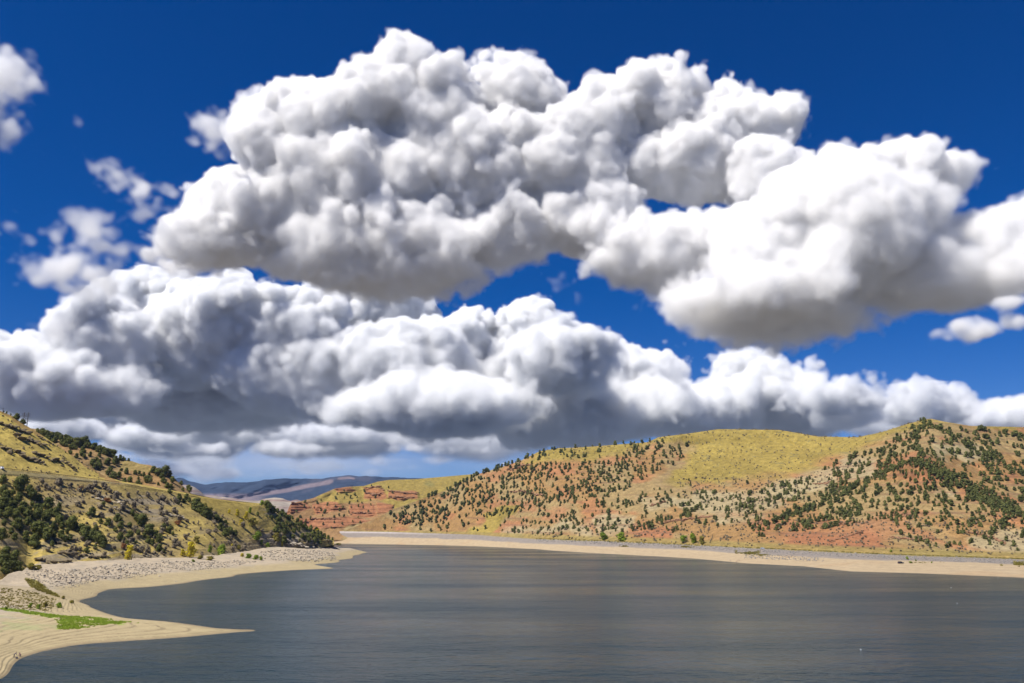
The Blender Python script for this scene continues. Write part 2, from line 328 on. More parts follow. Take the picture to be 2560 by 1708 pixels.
def wood_rel(X, Z, t, U, V, Y):
    w = np.clip(t * 8, 0, 1) * np.clip((1.0 - t) * 9, 0, 1)
    r = 30 * ridged(X + .35 * Z, Z * .45, 170, 3, off=2) + 9 * ridged(X, Z * .8, 48, 3) + 3.0 * fbm(X, Z, 12, 3)
    r += 60 * bump2(U, V, 1800, 1160, 130, 70) + 40 * bump2(U, V, 1960, 1130, 110, 60) - 60 * bump2(U, V, 2290, 1170, 70, 60) - 45 * bump2(U, V, 1520, 1200, 120, 60) + 45 * bump2(U, V, 1235, 1295, 40, 40)
    d = np.clip(line_dist(U, V, [(2290, 1150), (2180, 1200), (2050, 1260), (1900, 1315)]), 0, 60)
    r += -24 * np.exp(-(d / 28) ** 2)
    d = np.clip(line_dist(U, V, [(2290, 1150), (2400, 1210), (2480, 1260), (2600, 1300)]), 0, 60)
    r += -24 * np.exp(-(d / 28) ** 2)
    g = soft(U, V, GRASS_R[0], 22)
    r += g * 16 * ridged(X + .6 * Z, Z * .5, 110, 3, off=52)
    return r * w * (1 - .2 * g) + (1 - g) * w * 2.6 * ledges(Z, X, 11, .14, off=4) * sm(fbm(X, Z * 2, 80, 3, off=41), -.1, .2)
wood = hill('wooded_hill', -.208, .82, 1300, [(FOOT_R, Y_FOOT), (CREST_R, Y_CREST)], [230], wood_rel, wood_col, m_hill, sm_a=2, sm_y=70, steep=.35, back=((80, 14), (260, 80), (600, 200)))

# ---- far bank: bare lake bed, grey riprap, road verge
def bank_col(U, V, X, Y, Z, t):
    c = np.zeros(U.shape + (3,)) + SAND * np.array([.92, .90, .88])
    c = mixc(c, SAND * np.array([.88, .78, .70]), sm(fbm(X, Y, 60, 4), .05, .3) * .6)
    rip = sm(t + .09 * fbm(X, Z * 5, 30, 4) + .06 * fbm(X, Y, 160, 2, off=3), .56, .68)
    # pink-grey stone on the embankment in the middle, bluish grey further along
    c = mixc(c, GREYR * np.array([1.0, .98, 1.0]), rip * .85)
    pk = np.array([.37, .325, .30])
    c = mixc(c, pk, (sm(t, .86, .93) * sm(-U, -1180, -900)) * .9)
    c = mixc(c, GRASS2, sm(t + .05 * fbm(X, Y, 25, 3), .93, .985) * sm(U, 1130, 1330) * .85)
    lay = sm(np.sin(Z * 5 + 2 * fbm(X, Y, 80, 2)), .6, .95) * (1 - rip)
    c = mixc(c, c * .82, lay * .6)
    c = mixc(c, np.array([.17, .145, .11]), sm(.02 - t, 0, .012) * .6)
    return c
bank = hill('shore', -.27, .82, 1300,
            [(SHORE_R, ('z', 0.0)), ([(700, 1345), (877, 1347), (972, 1348.5), (1190, 1354), (1340, 1362), (1498, 1370), (1647, 1376), (1880, 1389), (2100, 1402), (2217, 1404), (2400, 1410), (2560, 1416), (2750, 1425)], Y_MID), (BANK_R, Y_BANK)],
            [26, 40], lambda X, Z, t, U, V, Y: 2.5 * fbm(X, Y, 30, 4) * np.clip((t - .03) * 9, 0, 1), bank_col, m_beach, sm_a=3, back=((10, .2), (24, .3), (60, 6)))

# ---- orange hill behind the near slope
def back_col(U, V, X, Y, Z, t):
    c = np.zeros(U.shape + (3,)) + ORANGE * np.array([1, 1.02, 1.05])
    c = mixc(c, TAN, sm(fbm(X, Z, 30, 4), -.1, .3) * .6)
    c = mixc(c, GRASS2, inside(U + 8 * fbm(X, Z, 12, 3), V + 4 * fbm(X, Z, 12, 3, off=4), [(300, 1150), (335, 1152), (370, 1165), (390, 1182), (340, 1178), (300, 1168)]) * .7)
    return c
back = hill('orange_hill', -.76, -.33, 560,
            [([(0, 1230), (250, 1240), (420, 1250), (500, 1260), (560, 1275)], [(0, 960), (300, 960), (520, 1040)]),
             ([(0, 1080), (75, 1071), (110, 1074), (150, 1085), (190, 1098), (230, 1116), (270, 1134), (300, 1148), (330, 1153), (350, 1160), (375, 1163), (405, 1174), (425, 1186), (440, 1200), (458, 1216), (478, 1234), (520, 1262), (560, 1275)], [(0, 1120), (300, 1120), (520, 1100)])],
            [110], lambda X, Z, t, U, V, Y: (18 * ridged(X, Z, 60, 4) + 2 * fbm(X, Z, 10, 3)) * np.clip(t * 6, 0, 1) * np.clip((1.02 - t) * 6, 0, 1), back_col, m_hill, sm_a=2)

# ---- near slope on the left with the road across it
FOOT_L = [(-120, 1480), (0, 1457), (60, 1447), (101, 1422), (191, 1425), (272, 1410), (340, 1408), (408, 1400), (476, 1403), (545, 1403), (600, 1389), (621, 1382), (717, 1372), (789, 1373), (802, 1358), (840, 1352)]
Y_FOOTL = [(-120, 430), (0, 470), (60, 520), (101, 590), (272, 650), (408, 725), (545, 770), (621, 880), (717, 1020), (789, 1060), (840, 1150)]
ROAD_LO = [(-120, 1178), (0, 1188), (160, 1201), (312, 1212.5), (474, 1240), (560, 1254), (648, 1265), (716, 1293), (759, 1319), (840, 1351.2)]
ROAD_HI = [(-120, 1160), (0, 1172), (160, 1190), (300, 1207.5), (330, 1209.5), (474, 1237.5), (560, 1252), (648, 1262), (716, 1290), (759, 1316), (840, 1350.8)]
CREST_L = [(-120, 975), (0, 1027), (30, 1040), (60, 1061), (100, 1085), (150, 1118), (200, 1155), (260, 1190), (312, 1205.5), (330, 1207.5), (474, 1234), (546, 1248), (648, 1258.5), (674, 1265), (716, 1286), (759, 1312), (836, 1350), (845, 1352)]
def slope_col(U, V, X, Y, Z, t):
    wu = U + 14 * fbm(X, Z, 14, 4); wv = V + 9 * fbm(X, Z, 12, 4, off=5)
    g = np.array([.385, .29, .083])
    c = np.zeros(U.shape + (3,)) + g
    c = mixc(c, TAN * .95, sm(fbm(X + Z, Z, 28, 4, off=2), -.02, .3) * .7)
    c = mixc(c, ROCKC, sm(fbm(X, Z * 1.5, 14, 4, off=7), .14, .32) * sm(t, .6, .2) * .5)
    for p in ([(230, 1235), (330, 1235), (420, 1240), (460, 1270), (420, 1300), (330, 1290), (250, 1265)], [(100, 1375), (280, 1385), (420, 1385), (420, 1405), (100, 1425)], [(650, 1340), (800, 1335), (800, 1378), (640, 1385)], [(660, 1262), (700, 1285), (640, 1290)]):
        c = mixc(c, ROCKC * 1.1, soft(wu, wv, p, 8, 14 * fbm(X, Z, 14, 3)) * sm(fbm(X, Z * 1.6, 7, 3, off=9), -.15, .15) * .85)
    c = mixc(c, GRASS * 1.55, sm(t, .64, .72) * .85)
    c = mixc(c, ORANGE, inside(wu, wv, [(200, 1150), (235, 1165), (300, 1205), (280, 1208), (215, 1168)]) * .8)
    c = mixc(c, ORANGE * .9, inside(wu, wv, [(0, 1020), (60, 1055), (110, 1090), (95, 1090), (0, 1036)]) * .7)
    c = mixc(c, GRASS, soft(wu, wv, [(470, 1230), (650, 1258), (670, 1280), (600, 1300), (520, 1275), (470, 1255)], 6) * .8)
    c = mixc(c, np.array([.27, .225, .11]), ((V > np.interp(U, [p[0] for p in ROAD_HI], [p[1] for p in ROAD_HI])) & (V < np.interp(U, [p[0] for p in ROAD_LO], [p[1] for p in ROAD_LO]))) * sm(-U, -340, -300) * .7)
    rows = sm(fbm(X * 1.0 + Z * 1.1, Z * .12, 5, 3, off=17), .2, .5)
    c = mixc(c, c * .85, rows * .5)
    return c
def slope_rel(X, Z, t, U, V, Y):
    w = np.clip(t * 10, 0, 1) * np.clip((1.0 - t) * 8, 0, 1) * (1 - np.exp(-((t - .52) / .2) ** 2))
    r = 9 * ridged(X + .5 * Z, Z * .4, 62, 3, off=6) + 4 * fbm(X, Z, 16, 4)
    low = sm(t, .32, .05)
    r = r + low * 3.4 * ledges(Z, X, 6.5, .1, off=2) * sm(fbm(X, Z, 30, 2, off=30), -.1, .15)
    r = r + sm(t, .7, .8) * 3 * ledges(Z + .12 * X, X, 24, .06, off=8)
    return r * w
slope = hill('left_hill', -.80, -.206, 960, [(FOOT_L, Y_FOOTL), (ROAD_LO, [(-120, 690), (0, 715), (312, 830), (474, 930), (648, 1030), (759, 1085), (840, 1152)]), (ROAD_HI, [(-120, 700), (0, 724), (312, 838), (474, 938), (648, 1038), (759, 1090), (840, 1154)]), (CREST_L, [(-120, 830), (0, 845), (150, 850), (312, 862), (474, 950), (648, 1055), (759, 1100), (845, 1160)])],
             [170, 8, 110], slope_rel, slope_col, m_hill, sm_a=1, sm_y=45, back=((25, 8), (80, 40), (200, 110)))

# ---- near beach: lake bed with the spit, the bay and the points, as heights over the ground plan
SHORE_L = [(0, 1698), (27, 1673), (54, 1646), (109, 1628), (191, 1613), (272, 1606), (408, 1597), (545, 1585), (600, 1580), (640, 1577), (600, 1574), (545, 1571), (480, 1562), (408, 1553), (313, 1545), (259, 1531), (226, 1518), (203, 1500), (237, 1492), (245, 1484), (272, 1474), (354, 1469), (463, 1458), (545, 1446), (589, 1438), (653, 1431), (738, 1425.5), (800, 1423), (828, 1422), (815, 1417), (793, 1410.6), (844, 1406), (851, 1400), (882, 1395), (885, 1389), (921, 1381), (905, 1372), (880, 1362), (868, 1360)]
ctl = [(at_z(u, v)) for u, v in SHORE_L]
for u, v, z in [(0, 1500, 3.4), (60, 1560, 2.6), (120, 1540, 2.9), (30, 1610, 1.9), (200, 1560, 1.9), (0, 1455, 5.5), (100, 1475, 5), (300, 1575, 1.1), (450, 1577, .65), (560, 1577, .28), (80, 1430, 8.5), (200, 1428, 8.5), (330, 1410, 9), (150, 1455, 5), (300, 1440, 4), (430, 1420, 5), (500, 1405, 7.6), (560, 1405, 6.2), (640, 1390, 8), (700, 1405, 4.5), (760, 1392, 6), (800, 1378, 8.6), (860, 1374, 5), (840, 1358, 12), (-60, 1500, 4.5), (-60, 1600, 2.6), (-60, 1690, 1.2), (120, 1500, 3.6), (600, 1420, 3), (520, 1435, 2.2), (350, 1455, 1.6), (250, 1460, 2.2), (900, 1372, 1.4)]:
    ctl.append(at_z(u, v, z))
for u, v, z in [(100, 1700, -4), (300, 1640, -4), (600, 1620, -4), (750, 1577, -4), (420, 1510, -4), (600, 1480, -5), (320, 1505, -3), (760, 1445, -4), (950, 1420, -6), (900, 1405, -4), (1000, 1385, -6), (960, 1366, -5), (1100, 1500, -8), (900, 1650, -8)]:
    ctl.append(at_z(u, v, 0) * np.array([1, 1, 0]) + np.array([0, 0, z]))
for u, y in Y_FOOTL[1:]:
    a = float((u - 1280) / F / 1.03)
    ctl.append(np.array([a * (y + 40) - 8, y + 40, 12.0]))
ctl = np.array(ctl); SC = 400.0
def tps_k(r2): return .5 * r2 * np.log(np.maximum(r2, 1e-12))
cx = ctl[:, :2] / SC; nctl = len(ctl)
KM = tps_k(((cx[:, None] - cx[None]) ** 2).sum(-1)) + np.eye(nctl) * 2e-5
PM = np.concatenate([np.ones((nctl, 1)), cx], 1)
sol = np.linalg.solve(np.block([[KM, PM], [PM.T, np.zeros((3, 3))]]), np.concatenate([ctl[:, 2], np.zeros(3)]))
def beach_base(x, y):
    p = np.stack([x, y], -1) / SC; sh = p.shape[:-1]; p = p.reshape(-1, 2); out = np.zeros(len(p))
    for i in range(0, len(p), 40000):
        q = p[i:i + 40000]; k = tps_k(((q[:, None] - cx[None]) ** 2).sum(-1)); out[i:i + 40000] = k @ sol[:nctl] + sol[nctl] + q @ sol[nctl + 1:]
    return out.reshape(sh)
def beach_z(x, y):
    z = beach_base(x, y)
    z = z + (.16 * fbm(x, y, 26, 3) + .05 * fbm(x, y, 5, 3)) * sm(z, .02, .8)
    # wave-cut steps left by the falling water
    st = .27; q = z / st; f = q - np.floor(q)
    stp = (np.floor(q) + sm(f, .0, .26)) * st
    k = sm(z, .05, .3) * sm(-z, -4.2, -2.6)
    z2 = z * (1 - k) + stp * k
    rough = sm(z, 3.2, 5.0)
    return z2 + rough * (.45 * fbm(x, y, 6, 4) + .15 * fbm(x, y, 1.4, 2)) , z
BA = np.linspace(-.80, -.155, 780); BY = np.geomspace(190, 1500, 760)
Yb = BY[:, None] + 0 * BA[None]; Xb = BA[None] * Yb
Zb, Zraw = beach_z(Xb, Yb)
foot_y = np.interp(BA, (np.array([p[0] for p in Y_FOOTL]) - 1280) / F / 1.03, [p[1] for p in Y_FOOTL])
Zb = np.where(Yb > foot_y[None] + 30, np.minimum(Zb, 6), Zb)
Ub, Vb = uv(BA[None] + 0 * Yb, (Zb - H) / Yb)
GREEN_POLY = [(0, 1520), (54, 1525), (109, 1534), (163, 1540), (245, 1544), (308, 1553), (350, 1558), (272, 1562), (191, 1574), (142, 1574), (144, 1553), (109, 1542), (41, 1530), (0, 1525)]
c = np.zeros(Yb.shape + (3,)) + SAND * np.array([.88, .90, .80])
c = mixc(c, np.array([.40, .33, .25]), sm(Zraw, 2.8, 4.6) * .7)
c = mixc(c, np.array([.30, .26, .20]), sm(Zraw, 2.0, 3.5) * sm(fbm(Xb, Yb, 9, 4, off=4), .02, .3) * .5)
fr = Zraw / .27 - np.floor(Zraw / .27)
c = mixc(c, np.array([.19, .145, .085]), ((fr < .15) & (Zraw > .1) & (Zraw < 4)) * sm(fbm(Xb, Yb, 24, 4, off=8), -.12, .2) * .5)
c = mixc(c, np.array([.22, .17, .10]), sm(-Zraw, -.34, -.04) * .85)
gm = inside(Ub + 16 * fbm(Xb, Yb, 14, 4, off=1), Vb + 5 * fbm(Xb, Yb, 12, 4, off=2), GREEN_POLY)
c = mixc(c, np.array([.21, .30, .035]), gm * sm(fbm(Xb, Yb, 5, 4, off=6), -.22, .15) * .85)
gm2 = inside(Ub + 16 * fbm(Xb, Yb, 14, 4, off=1), Vb + 5 * fbm(Xb, Yb, 12, 4, off=2), [(0, 1530), (142, 1556), (142, 1580), (60, 1600), (0, 1595)])
c = mixc(c, np.array([.26, .29, .13]), gm2 * sm(fbm(Xb, Yb, 8, 3, off=6), -.15, .3) * .5)
gm3 = inside(Ub + 10 * fbm(Xb, Yb, 14, 4, off=1), Vb + 4 * fbm(Xb, Yb, 12, 4, off=2), [(60, 1445), (90, 1450), (130, 1478), (150, 1492), (125, 1488), (80, 1468)])
c = mixc(c, np.array([.22, .20, .05]), gm3 * .85)
gm4 = inside(Ub + 10 * fbm(Xb, Yb, 14, 4, off=1), Vb + 4 * fbm(Xb, Yb, 12, 4, off=2), [(0, 1462), (70, 1465), (140, 1495), (130, 1515), (0, 1510)])
c = mixc(c, np.array([.29, .23, .12]), gm4 * .5)
nb = len(BA); ii = np.arange(len(BY) - 1)[:, None] * nb + np.arange(nb - 1)[None]
Fq = np.stack([ii, ii + 1, ii + 1 + nb, ii + nb], -1).reshape(-1, 4)
Pb = np.stack([Xb, Yb, Zb], -1).reshape(-1, 3)
keep = (Pb[Fq][:, :, 2].max(1) > -2.5) & (Yb.reshape(-1)[Fq[:, 0]] < np.tile(foot_y, len(BY))[Fq[:, 0]] + 60)
tag(mesh_np('beach', Pb, Fq[keep], m_beach, smooth=True, col=c.reshape(-1, 3)), kind='structure')
def on_beach(u, v):
    a, e = ae(u, v); i = int(np.clip((a - BA[0]) / (BA[1] - BA[0]), 0, len(BA) - 1))
    g = Zb[:, i] - (H + e * BY); k = np.nonzero(g > 0)[0]; k = int(k[0]) if len(k) else int(np.argmin(np.abs(H + e * BY)))
    if 0 < k < len(BY): f = g[k - 1] / (g[k - 1] - g[k] + 1e-9); y = BY[k - 1] + np.clip(f, 0, 1) * (BY[k] - BY[k - 1])
    else: y = BY[k]
    return np.array([a * y, y, max(float(np.interp(y, BY, Zb[:, i])), -.3)])

# ---- lake and the floor of the valley
def grid_xy(x0, x1, y0, y1, nx, ny, z):
    X, Y = np.meshgrid(np.linspace(x0, x1, nx), np.linspace(y0, y1, ny)); P = np.stack([X, Y, 0 * X + z], -1).reshape(-1, 3)
    i = np.arange(ny - 1)[:, None] * nx + np.arange(nx - 1)[None]
    return P, np.stack([i, i + 1, i + 1 + nx, i + nx], -1).reshape(-1, 4)
def water_mat():
    m, t, b = new_mat('lake_water')
    N, L = t.nodes, t.links
    geo = N.new('ShaderNodeNewGeometry')
    def noise(scale, stretch, detail=4, rough=.55, rot=0.0):
        mp = N.new('ShaderNodeMapping'); mp.inputs['Scale'].default_value = (scale / stretch, scale, scale); mp.inputs['Rotation'].default_value = (0, 0, rot); L.new(geo.outputs['Position'], mp.inputs['Vector'])
        n = N.new('ShaderNodeTexNoise'); n.inputs['Scale'].default_value = 1; n.inputs['Detail'].default_value = detail; n.inputs['Roughness'].default_value = rough; L.new(mp.outputs[0], n.inputs['Vector']); return n.outputs[0]
    big = noise(1 / 60, 4.5, 4, .6, .05)       # wind lanes
    chop = noise(1 / 2.6, 1.7, 3, .6, .15); swell = noise(1 / 9.0, 2.2, 2, .5, .1)
    gust = N.new('ShaderNodeMapRange'); gust.inputs['From Min'].default_value = .36; gust.inputs['From Max'].default_value = .66; gust.inputs['To Min'].default_value = .4; gust.inputs['To Max'].default_value = 1.0; L.new(big, gust.inputs['Value'])
    ad = N.new('ShaderNodeMath'); ad.operation = 'MULTIPLY_ADD'; L.new(swell, ad.inputs[0]); ad.inputs[1].default_value = 1.6; L.new(chop, ad.inputs[2])
    bp = N.new('ShaderNodeBump'); bp.inputs['Distance'].default_value = 1.0; L.new(gust.outputs[0], bp.inputs['Strength']); L.new(ad.outputs[0], bp.inputs['Height']); L.new(bp.outputs[0], b.inputs['Normal'])
    b.inputs['Base Color'].default_value = (.008, .025, .034, 1); b.inputs['IOR'].default_value = 1.333; b.inputs['Specular IOR Level'].default_value = .17
    rr = N.new('ShaderNodeMapRange'); rr.inputs['From Min'].default_value = .36; rr.inputs['From Max'].default_value = .66; rr.inputs['To Min'].default_value = .15; rr.inputs['To Max'].default_value = .27; L.new(big, rr.inputs['Value']); L.new(rr.outputs[0], b.inputs['Roughness'])
    return m
P, Fq = grid_xy(-1100, 1400, -200, 1900, 40, 40, 0.0)
tag(mesh_np('water', P, Fq, water_mat()), kind='structure')
P, Fq = grid_xy(-8000, 8000, -1500, 10300, 60, 60, -9.0)
tag(mesh_np('ground', P, Fq, m_far, col=np.zeros((len(P), 3)) + np.array([.15, .14, .115])), kind='structure')
print('terrain', time.time() - T0)
#@@OBJECTS-BEGIN
# ------------------------------------------------------------------ plants
m_jun = leaf_mat('juniper_needles', (.058, .068, .014), (.155, .165, .034), .15)
m_wood = leaf_mat('juniper_needles_far', (.048, .058, .016), (.135, .142, .038), 0)
m_yel = leaf_mat('autumn_leaves', (.42, .33, .012), (.60, .50, .03), .3)
m_gry = leaf_mat('sage_twigs', (.15, .12, .08), (.29, .24, .15), .1)
m_olv = leaf_mat('olive_leaves', (.14, .13, .02), (.27, .22, .04), .25)
m_grn = leaf_mat('green_leaves', (.11, .18, .015), (.27, .33, .03), .3)
m_rus = leaf_mat('rust_leaves', (.16, .065, .02), (.30, .13, .04), .25)
m_bark = plain('bark', (.13, .10, .075), .95, var=.3, scale=20)
m_gra = leaf_mat('grass_blades', (.19, .28, .018), (.34, .43, .05), .35)
def rnd_dirs(r, n):
    d = r.standard_normal((n, 3)); return d / np.linalg.norm(d, axis=1)[:, None]
def leaves(r, P, Nn, size, jit=.6):
    """one small leaf-clump quad per point, roughly facing outwards"""
    n = len(P); d = Nn + jit * rnd_dirs(r, n); d /= np.linalg.norm(d, axis=1)[:, None]
    t = np.cross(d, rnd_dirs(r, n)); t /= np.linalg.norm(t, axis=1)[:, None] + 1e-9; b = np.cross(d, t)
    s = (size * r.uniform(.55, 1.35, n))[:, None]; q = (s * r.uniform(.55, 1.0, n)[:, None])
    V = np.stack([P - t * s - b * q * .6, P + t * s * .3 - b * q, P + t * s + b * q * .7, P - t * s * .4 + b * q], 1).reshape(-1, 3)
    return V, np.arange(4 * n).reshape(-1, 4)
def crown(seed, lobes, nleaf, size, w=.42, low=.02, taper=.55, core=True):
    """crown of unit height made of uneven lobes of leaf clumps round a solid middle; returns V, faces, tone"""
    r = np.random.default_rng(seed); L = []
    for k in range(lobes):
        z = low + .12 + (1 - low - .26) * (k + .5) / lobes + r.uniform(-.06, .06)
        rad = w * (1 - taper * max(0, (z - .25)) / .75) * r.uniform(.62, 1.05); an = r.uniform(0, 6.28) ; off = r.uniform(.1, .62) * rad
        L.append((np.array([math.cos(an) * off, math.sin(an) * off, z]), np.array([rad * .72, rad * .72, rad * r.uniform(.5, .8)])))
    L.append((np.array([0, 0, .82]), np.array([.22, .22, .16]) * (w / .42)))
    tot = sum((b[1][0] * b[1][2]) for b in L); Vs, Fs, Ts = [], [], []; o = 0
    for c, rr in L:
        n = max(6, int(nleaf * rr[0] * rr[2] / tot)); d = rnd_dirs(r, n); P = c + d * rr * r.uniform(.72, 1.08, n)[:, None]
        P = P[P[:, 2] > low * .5]; d = (P - c) / rr
        d /= np.linalg.norm(d, axis=1)[:, None] + 1e-9
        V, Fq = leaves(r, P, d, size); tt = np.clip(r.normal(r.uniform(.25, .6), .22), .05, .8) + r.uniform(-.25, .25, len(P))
        Vs.append(V); Fs.append(Fq + o); Ts.append(np.repeat(tt, 4)); o += len(V)
        if core:
            u = np.linspace(0, 2 * np.pi, 7)[:-1]; ring = []
            for ph in (-.9, -.2, .5, 1.1): ring.append(np.stack([np.cos(u) * math.cos(ph), np.sin(u) * math.cos(ph), 0 * u + math.sin(ph)], 1))
            B = c + np.concatenate(ring) * rr * .74 * r.uniform(.85, 1.1, (24, 1)); i = np.arange(3)[:, None] * 6 + np.arange(6)[None]
            j = np.arange(3)[:, None] * 6 + (np.arange(6)[None] + 1) % 6
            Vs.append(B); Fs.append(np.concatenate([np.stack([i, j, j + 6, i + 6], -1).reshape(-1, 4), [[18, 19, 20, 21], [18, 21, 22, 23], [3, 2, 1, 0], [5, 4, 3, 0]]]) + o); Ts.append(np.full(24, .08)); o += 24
    return np.concatenate(Vs), np.concatenate(Fs), np.concatenate(Ts)
def tube(pts, rad, n=6):
    pts = np.array(pts, float); V = []
    for k, p in enumerate(pts):
        d = pts[min(k + 1, len(pts) - 1)] - pts[max(k - 1, 0)]; d /= np.linalg.norm(d); x = np.cross(d, [.31, .9, .2]); x /= np.linalg.norm(x); y = np.cross(d, x)
        a = np.arange(n) * 2 * np.pi / n; V.append(p + rad[k] * (np.cos(a)[:, None] * x + np.sin(a)[:, None] * y))
    i = np.arange(len(pts) - 1)[:, None] * n + np.arange(n)[None]; j = np.arange(len(pts) - 1)[:, None] * n + (np.arange(n)[None] + 1) % n
    V = np.concatenate(V); Fq = np.stack([i, j, j + n, i + n], -1).reshape(-1, 4)
    cap = np.array([[0, 3, 2, 1], [0, 5, 4, 3]]) if n == 6 else np.zeros((0, 4), int)
    return V, np.concatenate([Fq, cap, (cap[:, ::-1] + len(V) - n)])
def join(parts):
    Vs, Fs, o = [], [], 0
    for V, Fq in parts: Vs.append(V); Fs.append(np.asarray(Fq) + o); o += len(V)
    return np.concatenate(Vs), np.concatenate(Fs)
def trunk_mesh(name, seed, h=.5, r0=.05, limbs=4, mat=None):
    r = np.random.default_rng(seed); lean = r.uniform(-.06, .06, 2)
    parts = [tube([(0, 0, -.08), (lean[0] * .3, lean[1] * .3, h * .35), (lean[0], lean[1], h * .75), (lean[0] * 1.6, lean[1] * 1.6, h)], [r0 * 1.25, r0, r0 * .7, r0 * .3])]
    for k in range(limbs):
        a = r.uniform(0, 6.28); z = h * r.uniform(.2, .6); l = r.uniform(.16, .3)
        parts.append(tube([(0, 0, z), (math.cos(a) * l * .5, math.sin(a) * l * .5, z + l * .45), (math.cos(a) * l, math.sin(a) * l, z + l)], [r0 * .6, r0 * .42, r0 * .15]))
    V, Fq = join(parts); return mesh_np(name, V, Fq, mat or m_bark, smooth=True, link=False)
def crown_me(name, mat, *a, **k):
    V, Fq, T = crown(*a, **k); return mesh_np(name, V, Fq, mat, tone=T, link=False)
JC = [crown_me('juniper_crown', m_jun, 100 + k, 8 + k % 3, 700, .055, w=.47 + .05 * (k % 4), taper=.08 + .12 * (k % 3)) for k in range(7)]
JT = [trunk_mesh('juniper_trunk', 200 + k) for k in range(3)]
JF = [crown_me('juniper_far', m_wood, 300 + k, 5, 120, .095, w=.39 + .05 * (k % 3), taper=.15) for k in range(6)]
YC = [crown_me('cottonwood_crown', m_yel, 400 + k, 8, 560, .05, w=.36, low=.05, taper=.45, core=False) for k in range(3)]
GC = [crown_me('willow_crown', m_grn, 430 + k, 7, 560, .055, w=.48, low=.02, taper=.4) for k in range(3)]
OC = [crown_me('olive_crown', m_olv, 460 + k, 7, 420, .055, w=.55, low=.02, taper=.4) for k in range(2)]
RC = [crown_me('rust_crown', m_rus, 480 + k, 6, 300, .07, w=.7, low=.02, taper=.3) for k in range(2)]
SC_ = [crown_me('sage_crown', m_gry, 500 + k, 5, 170, .10, w=.72, low=.02, taper=.3, core=True) for k in range(5)]
rng = random.Random(4)
LAND = [  # landmarks that labels point to: (u, v, words)
    (58, 1050, 'the twin-pole structure'), (320, 1404, 'the lone yellow tree'), (474, 1394, 'the tall yellow poplar'), (553, 1390, 'the rounded green willow'),
    (640, 1393, 'the low scree thicket'), (643, 1350, 'the broad yellow-green willow'), (631, 1314, 'the wide yellow bush'), (592, 1287, 'the three yellow trees'),
    (694, 1352, 'the dull yellow-brown tree'), (655, 1262, 'the near ridge end'), (800, 1328, 'the last yellow bush'), (836, 1350, 'the tip of the near hill'),
    (140, 1392, 'the dark rock overhang'), (20, 1170, 'the roadside vehicle'), (160, 1198, 'the road guardrail'), (444, 1310, 'the rust-red shrub'), (200, 1225, 'the rusty shrub'), (10, 1460, 'the gravel flat'),
    (300, 1150, 'the bare orange hilltop'), (420, 1180, 'the orange hill end'), (230, 1180, 'the dip behind the grass'), (120, 1085, 'the wooded ridge top'), (340, 1340, 'the grassy slope middle'), (60, 1300, 'the thick near grove')]
used = {}
SIZES = ['small', 'middling', 'large']
ORD = ['nearest', 'second nearest', 'third nearest', 'fourth nearest', 'fifth nearest', 'sixth nearest', 'seventh nearest', 'eighth nearest', 'ninth nearest', 'tenth nearest', 'eleventh nearest', 'twelfth nearest']
def rel(du, dv):
    if abs(dv) > abs(du) * .8: return 'above' if dv < 0 else 'below'
    return 'left of' if du < 0 else 'right of'
def labels_for(items, what, lands):
    """items: (u, v, px high). Each gets a label by the landmark it stands closest to, the side it stands on and its rank there"""
    out = [None] * len(items); by = {}
    for i, (u, v, h) in enumerate(items):
        k = min(range(len(lands)), key=lambda q: math.hypot(lands[q][0] - u, 1.4 * (lands[q][1] - v))); by.setdefault((k, rel(u - lands[k][0], v - lands[k][1])), []).append(i)
    for (k, side), ids in by.items():
        ids.sort(key=lambda i: math.hypot(lands[k][0] - items[i][0], lands[k][1] - items[i][1]))
        for n, i in enumerate(ids):
            w = what(items[i]) if callable(what) else what
            out[i] = f'{ORD[n]} {w} {side} {lands[k][2]}' if n < len(ORD) else None
            if n >= len(ORD): out[i] = f'{w} farther {side} {lands[k][2]}'
    return out
def px_h(p, px): return px * float(p[1]) / F * 1.02
# ---- junipers drawn one by one (crop coordinates of the photograph: x, foot y, height)
J1 = """25 770 90 165 850 150 270 835 60 60 935 110 170 935 85 300 920 90 355 930 70 435 1000 110 295 975 50 30 1010 120 120 1020 100 200 1035 100 60 1090 105 240 1080 80 340 1030 80 150 1110 100 330 1110 110 420 1110 100 510 1080 90 540 1010 65 160 1190 100 250 1150 80 40 1160 60 540 1140 80 495 1200 80 560 1180 60 650 1195 110 350 1250 140 430 1275 110 420 1290 80 240 1300 100 310 1350 110 500 1270 60 560 1270 70 600 1305 60 640 1290 50 740 1220 80 790 1250 90 775 1290 70 845 1280 90 890 1310 90 935 1335 90 880 1195 50 850 1215 40 1060 1210 45 985 1160 70 920 1135 50 840 1065 75 945 978 40 1075 1120 70 1110 1180 60 1215 1062 60 1250 1110 60 1290 1155 90 1195 1175 45 1105 1295 80 1185 1270 70 1160 1340 50 1275 1250 50 1325 1265 50 1370 1235 90 1420 1265 70 1460 1310 80 1360 1310 60 1400 1335 60 1465 1390 65 1500 1408 40 1240 1322 30 875 1370 40 800 1405 50 940 1360 60 15 1285 110 50 1440 90 120 1490 95 30 1530 110 90 1550 110 150 1590 100 40 1600 110 1500 1195 60 1545 1225 60 1585 1245 40 1640 920 60 1560 860 50 1715 915 60 1735 935 40 1800 1005 100 1830 1040 90 1880 1075 90 1920 1090 80 1985 1112 60 2030 1130 50 2070 1150 50 2025 1195 60 2065 1250 70 2110 1230 60 2160 1252 55 130 1290 70 195 1215 70 380 1075 60 465 1060 60 95 1230 60 700 1190 60 820 1240 60 960 1320 55 610 1230 50 475 1340 45 270 1040 60 1640 960 40 1690 940 40 110 880 60 15 880 80 5 1080 70 90 1000 70"""
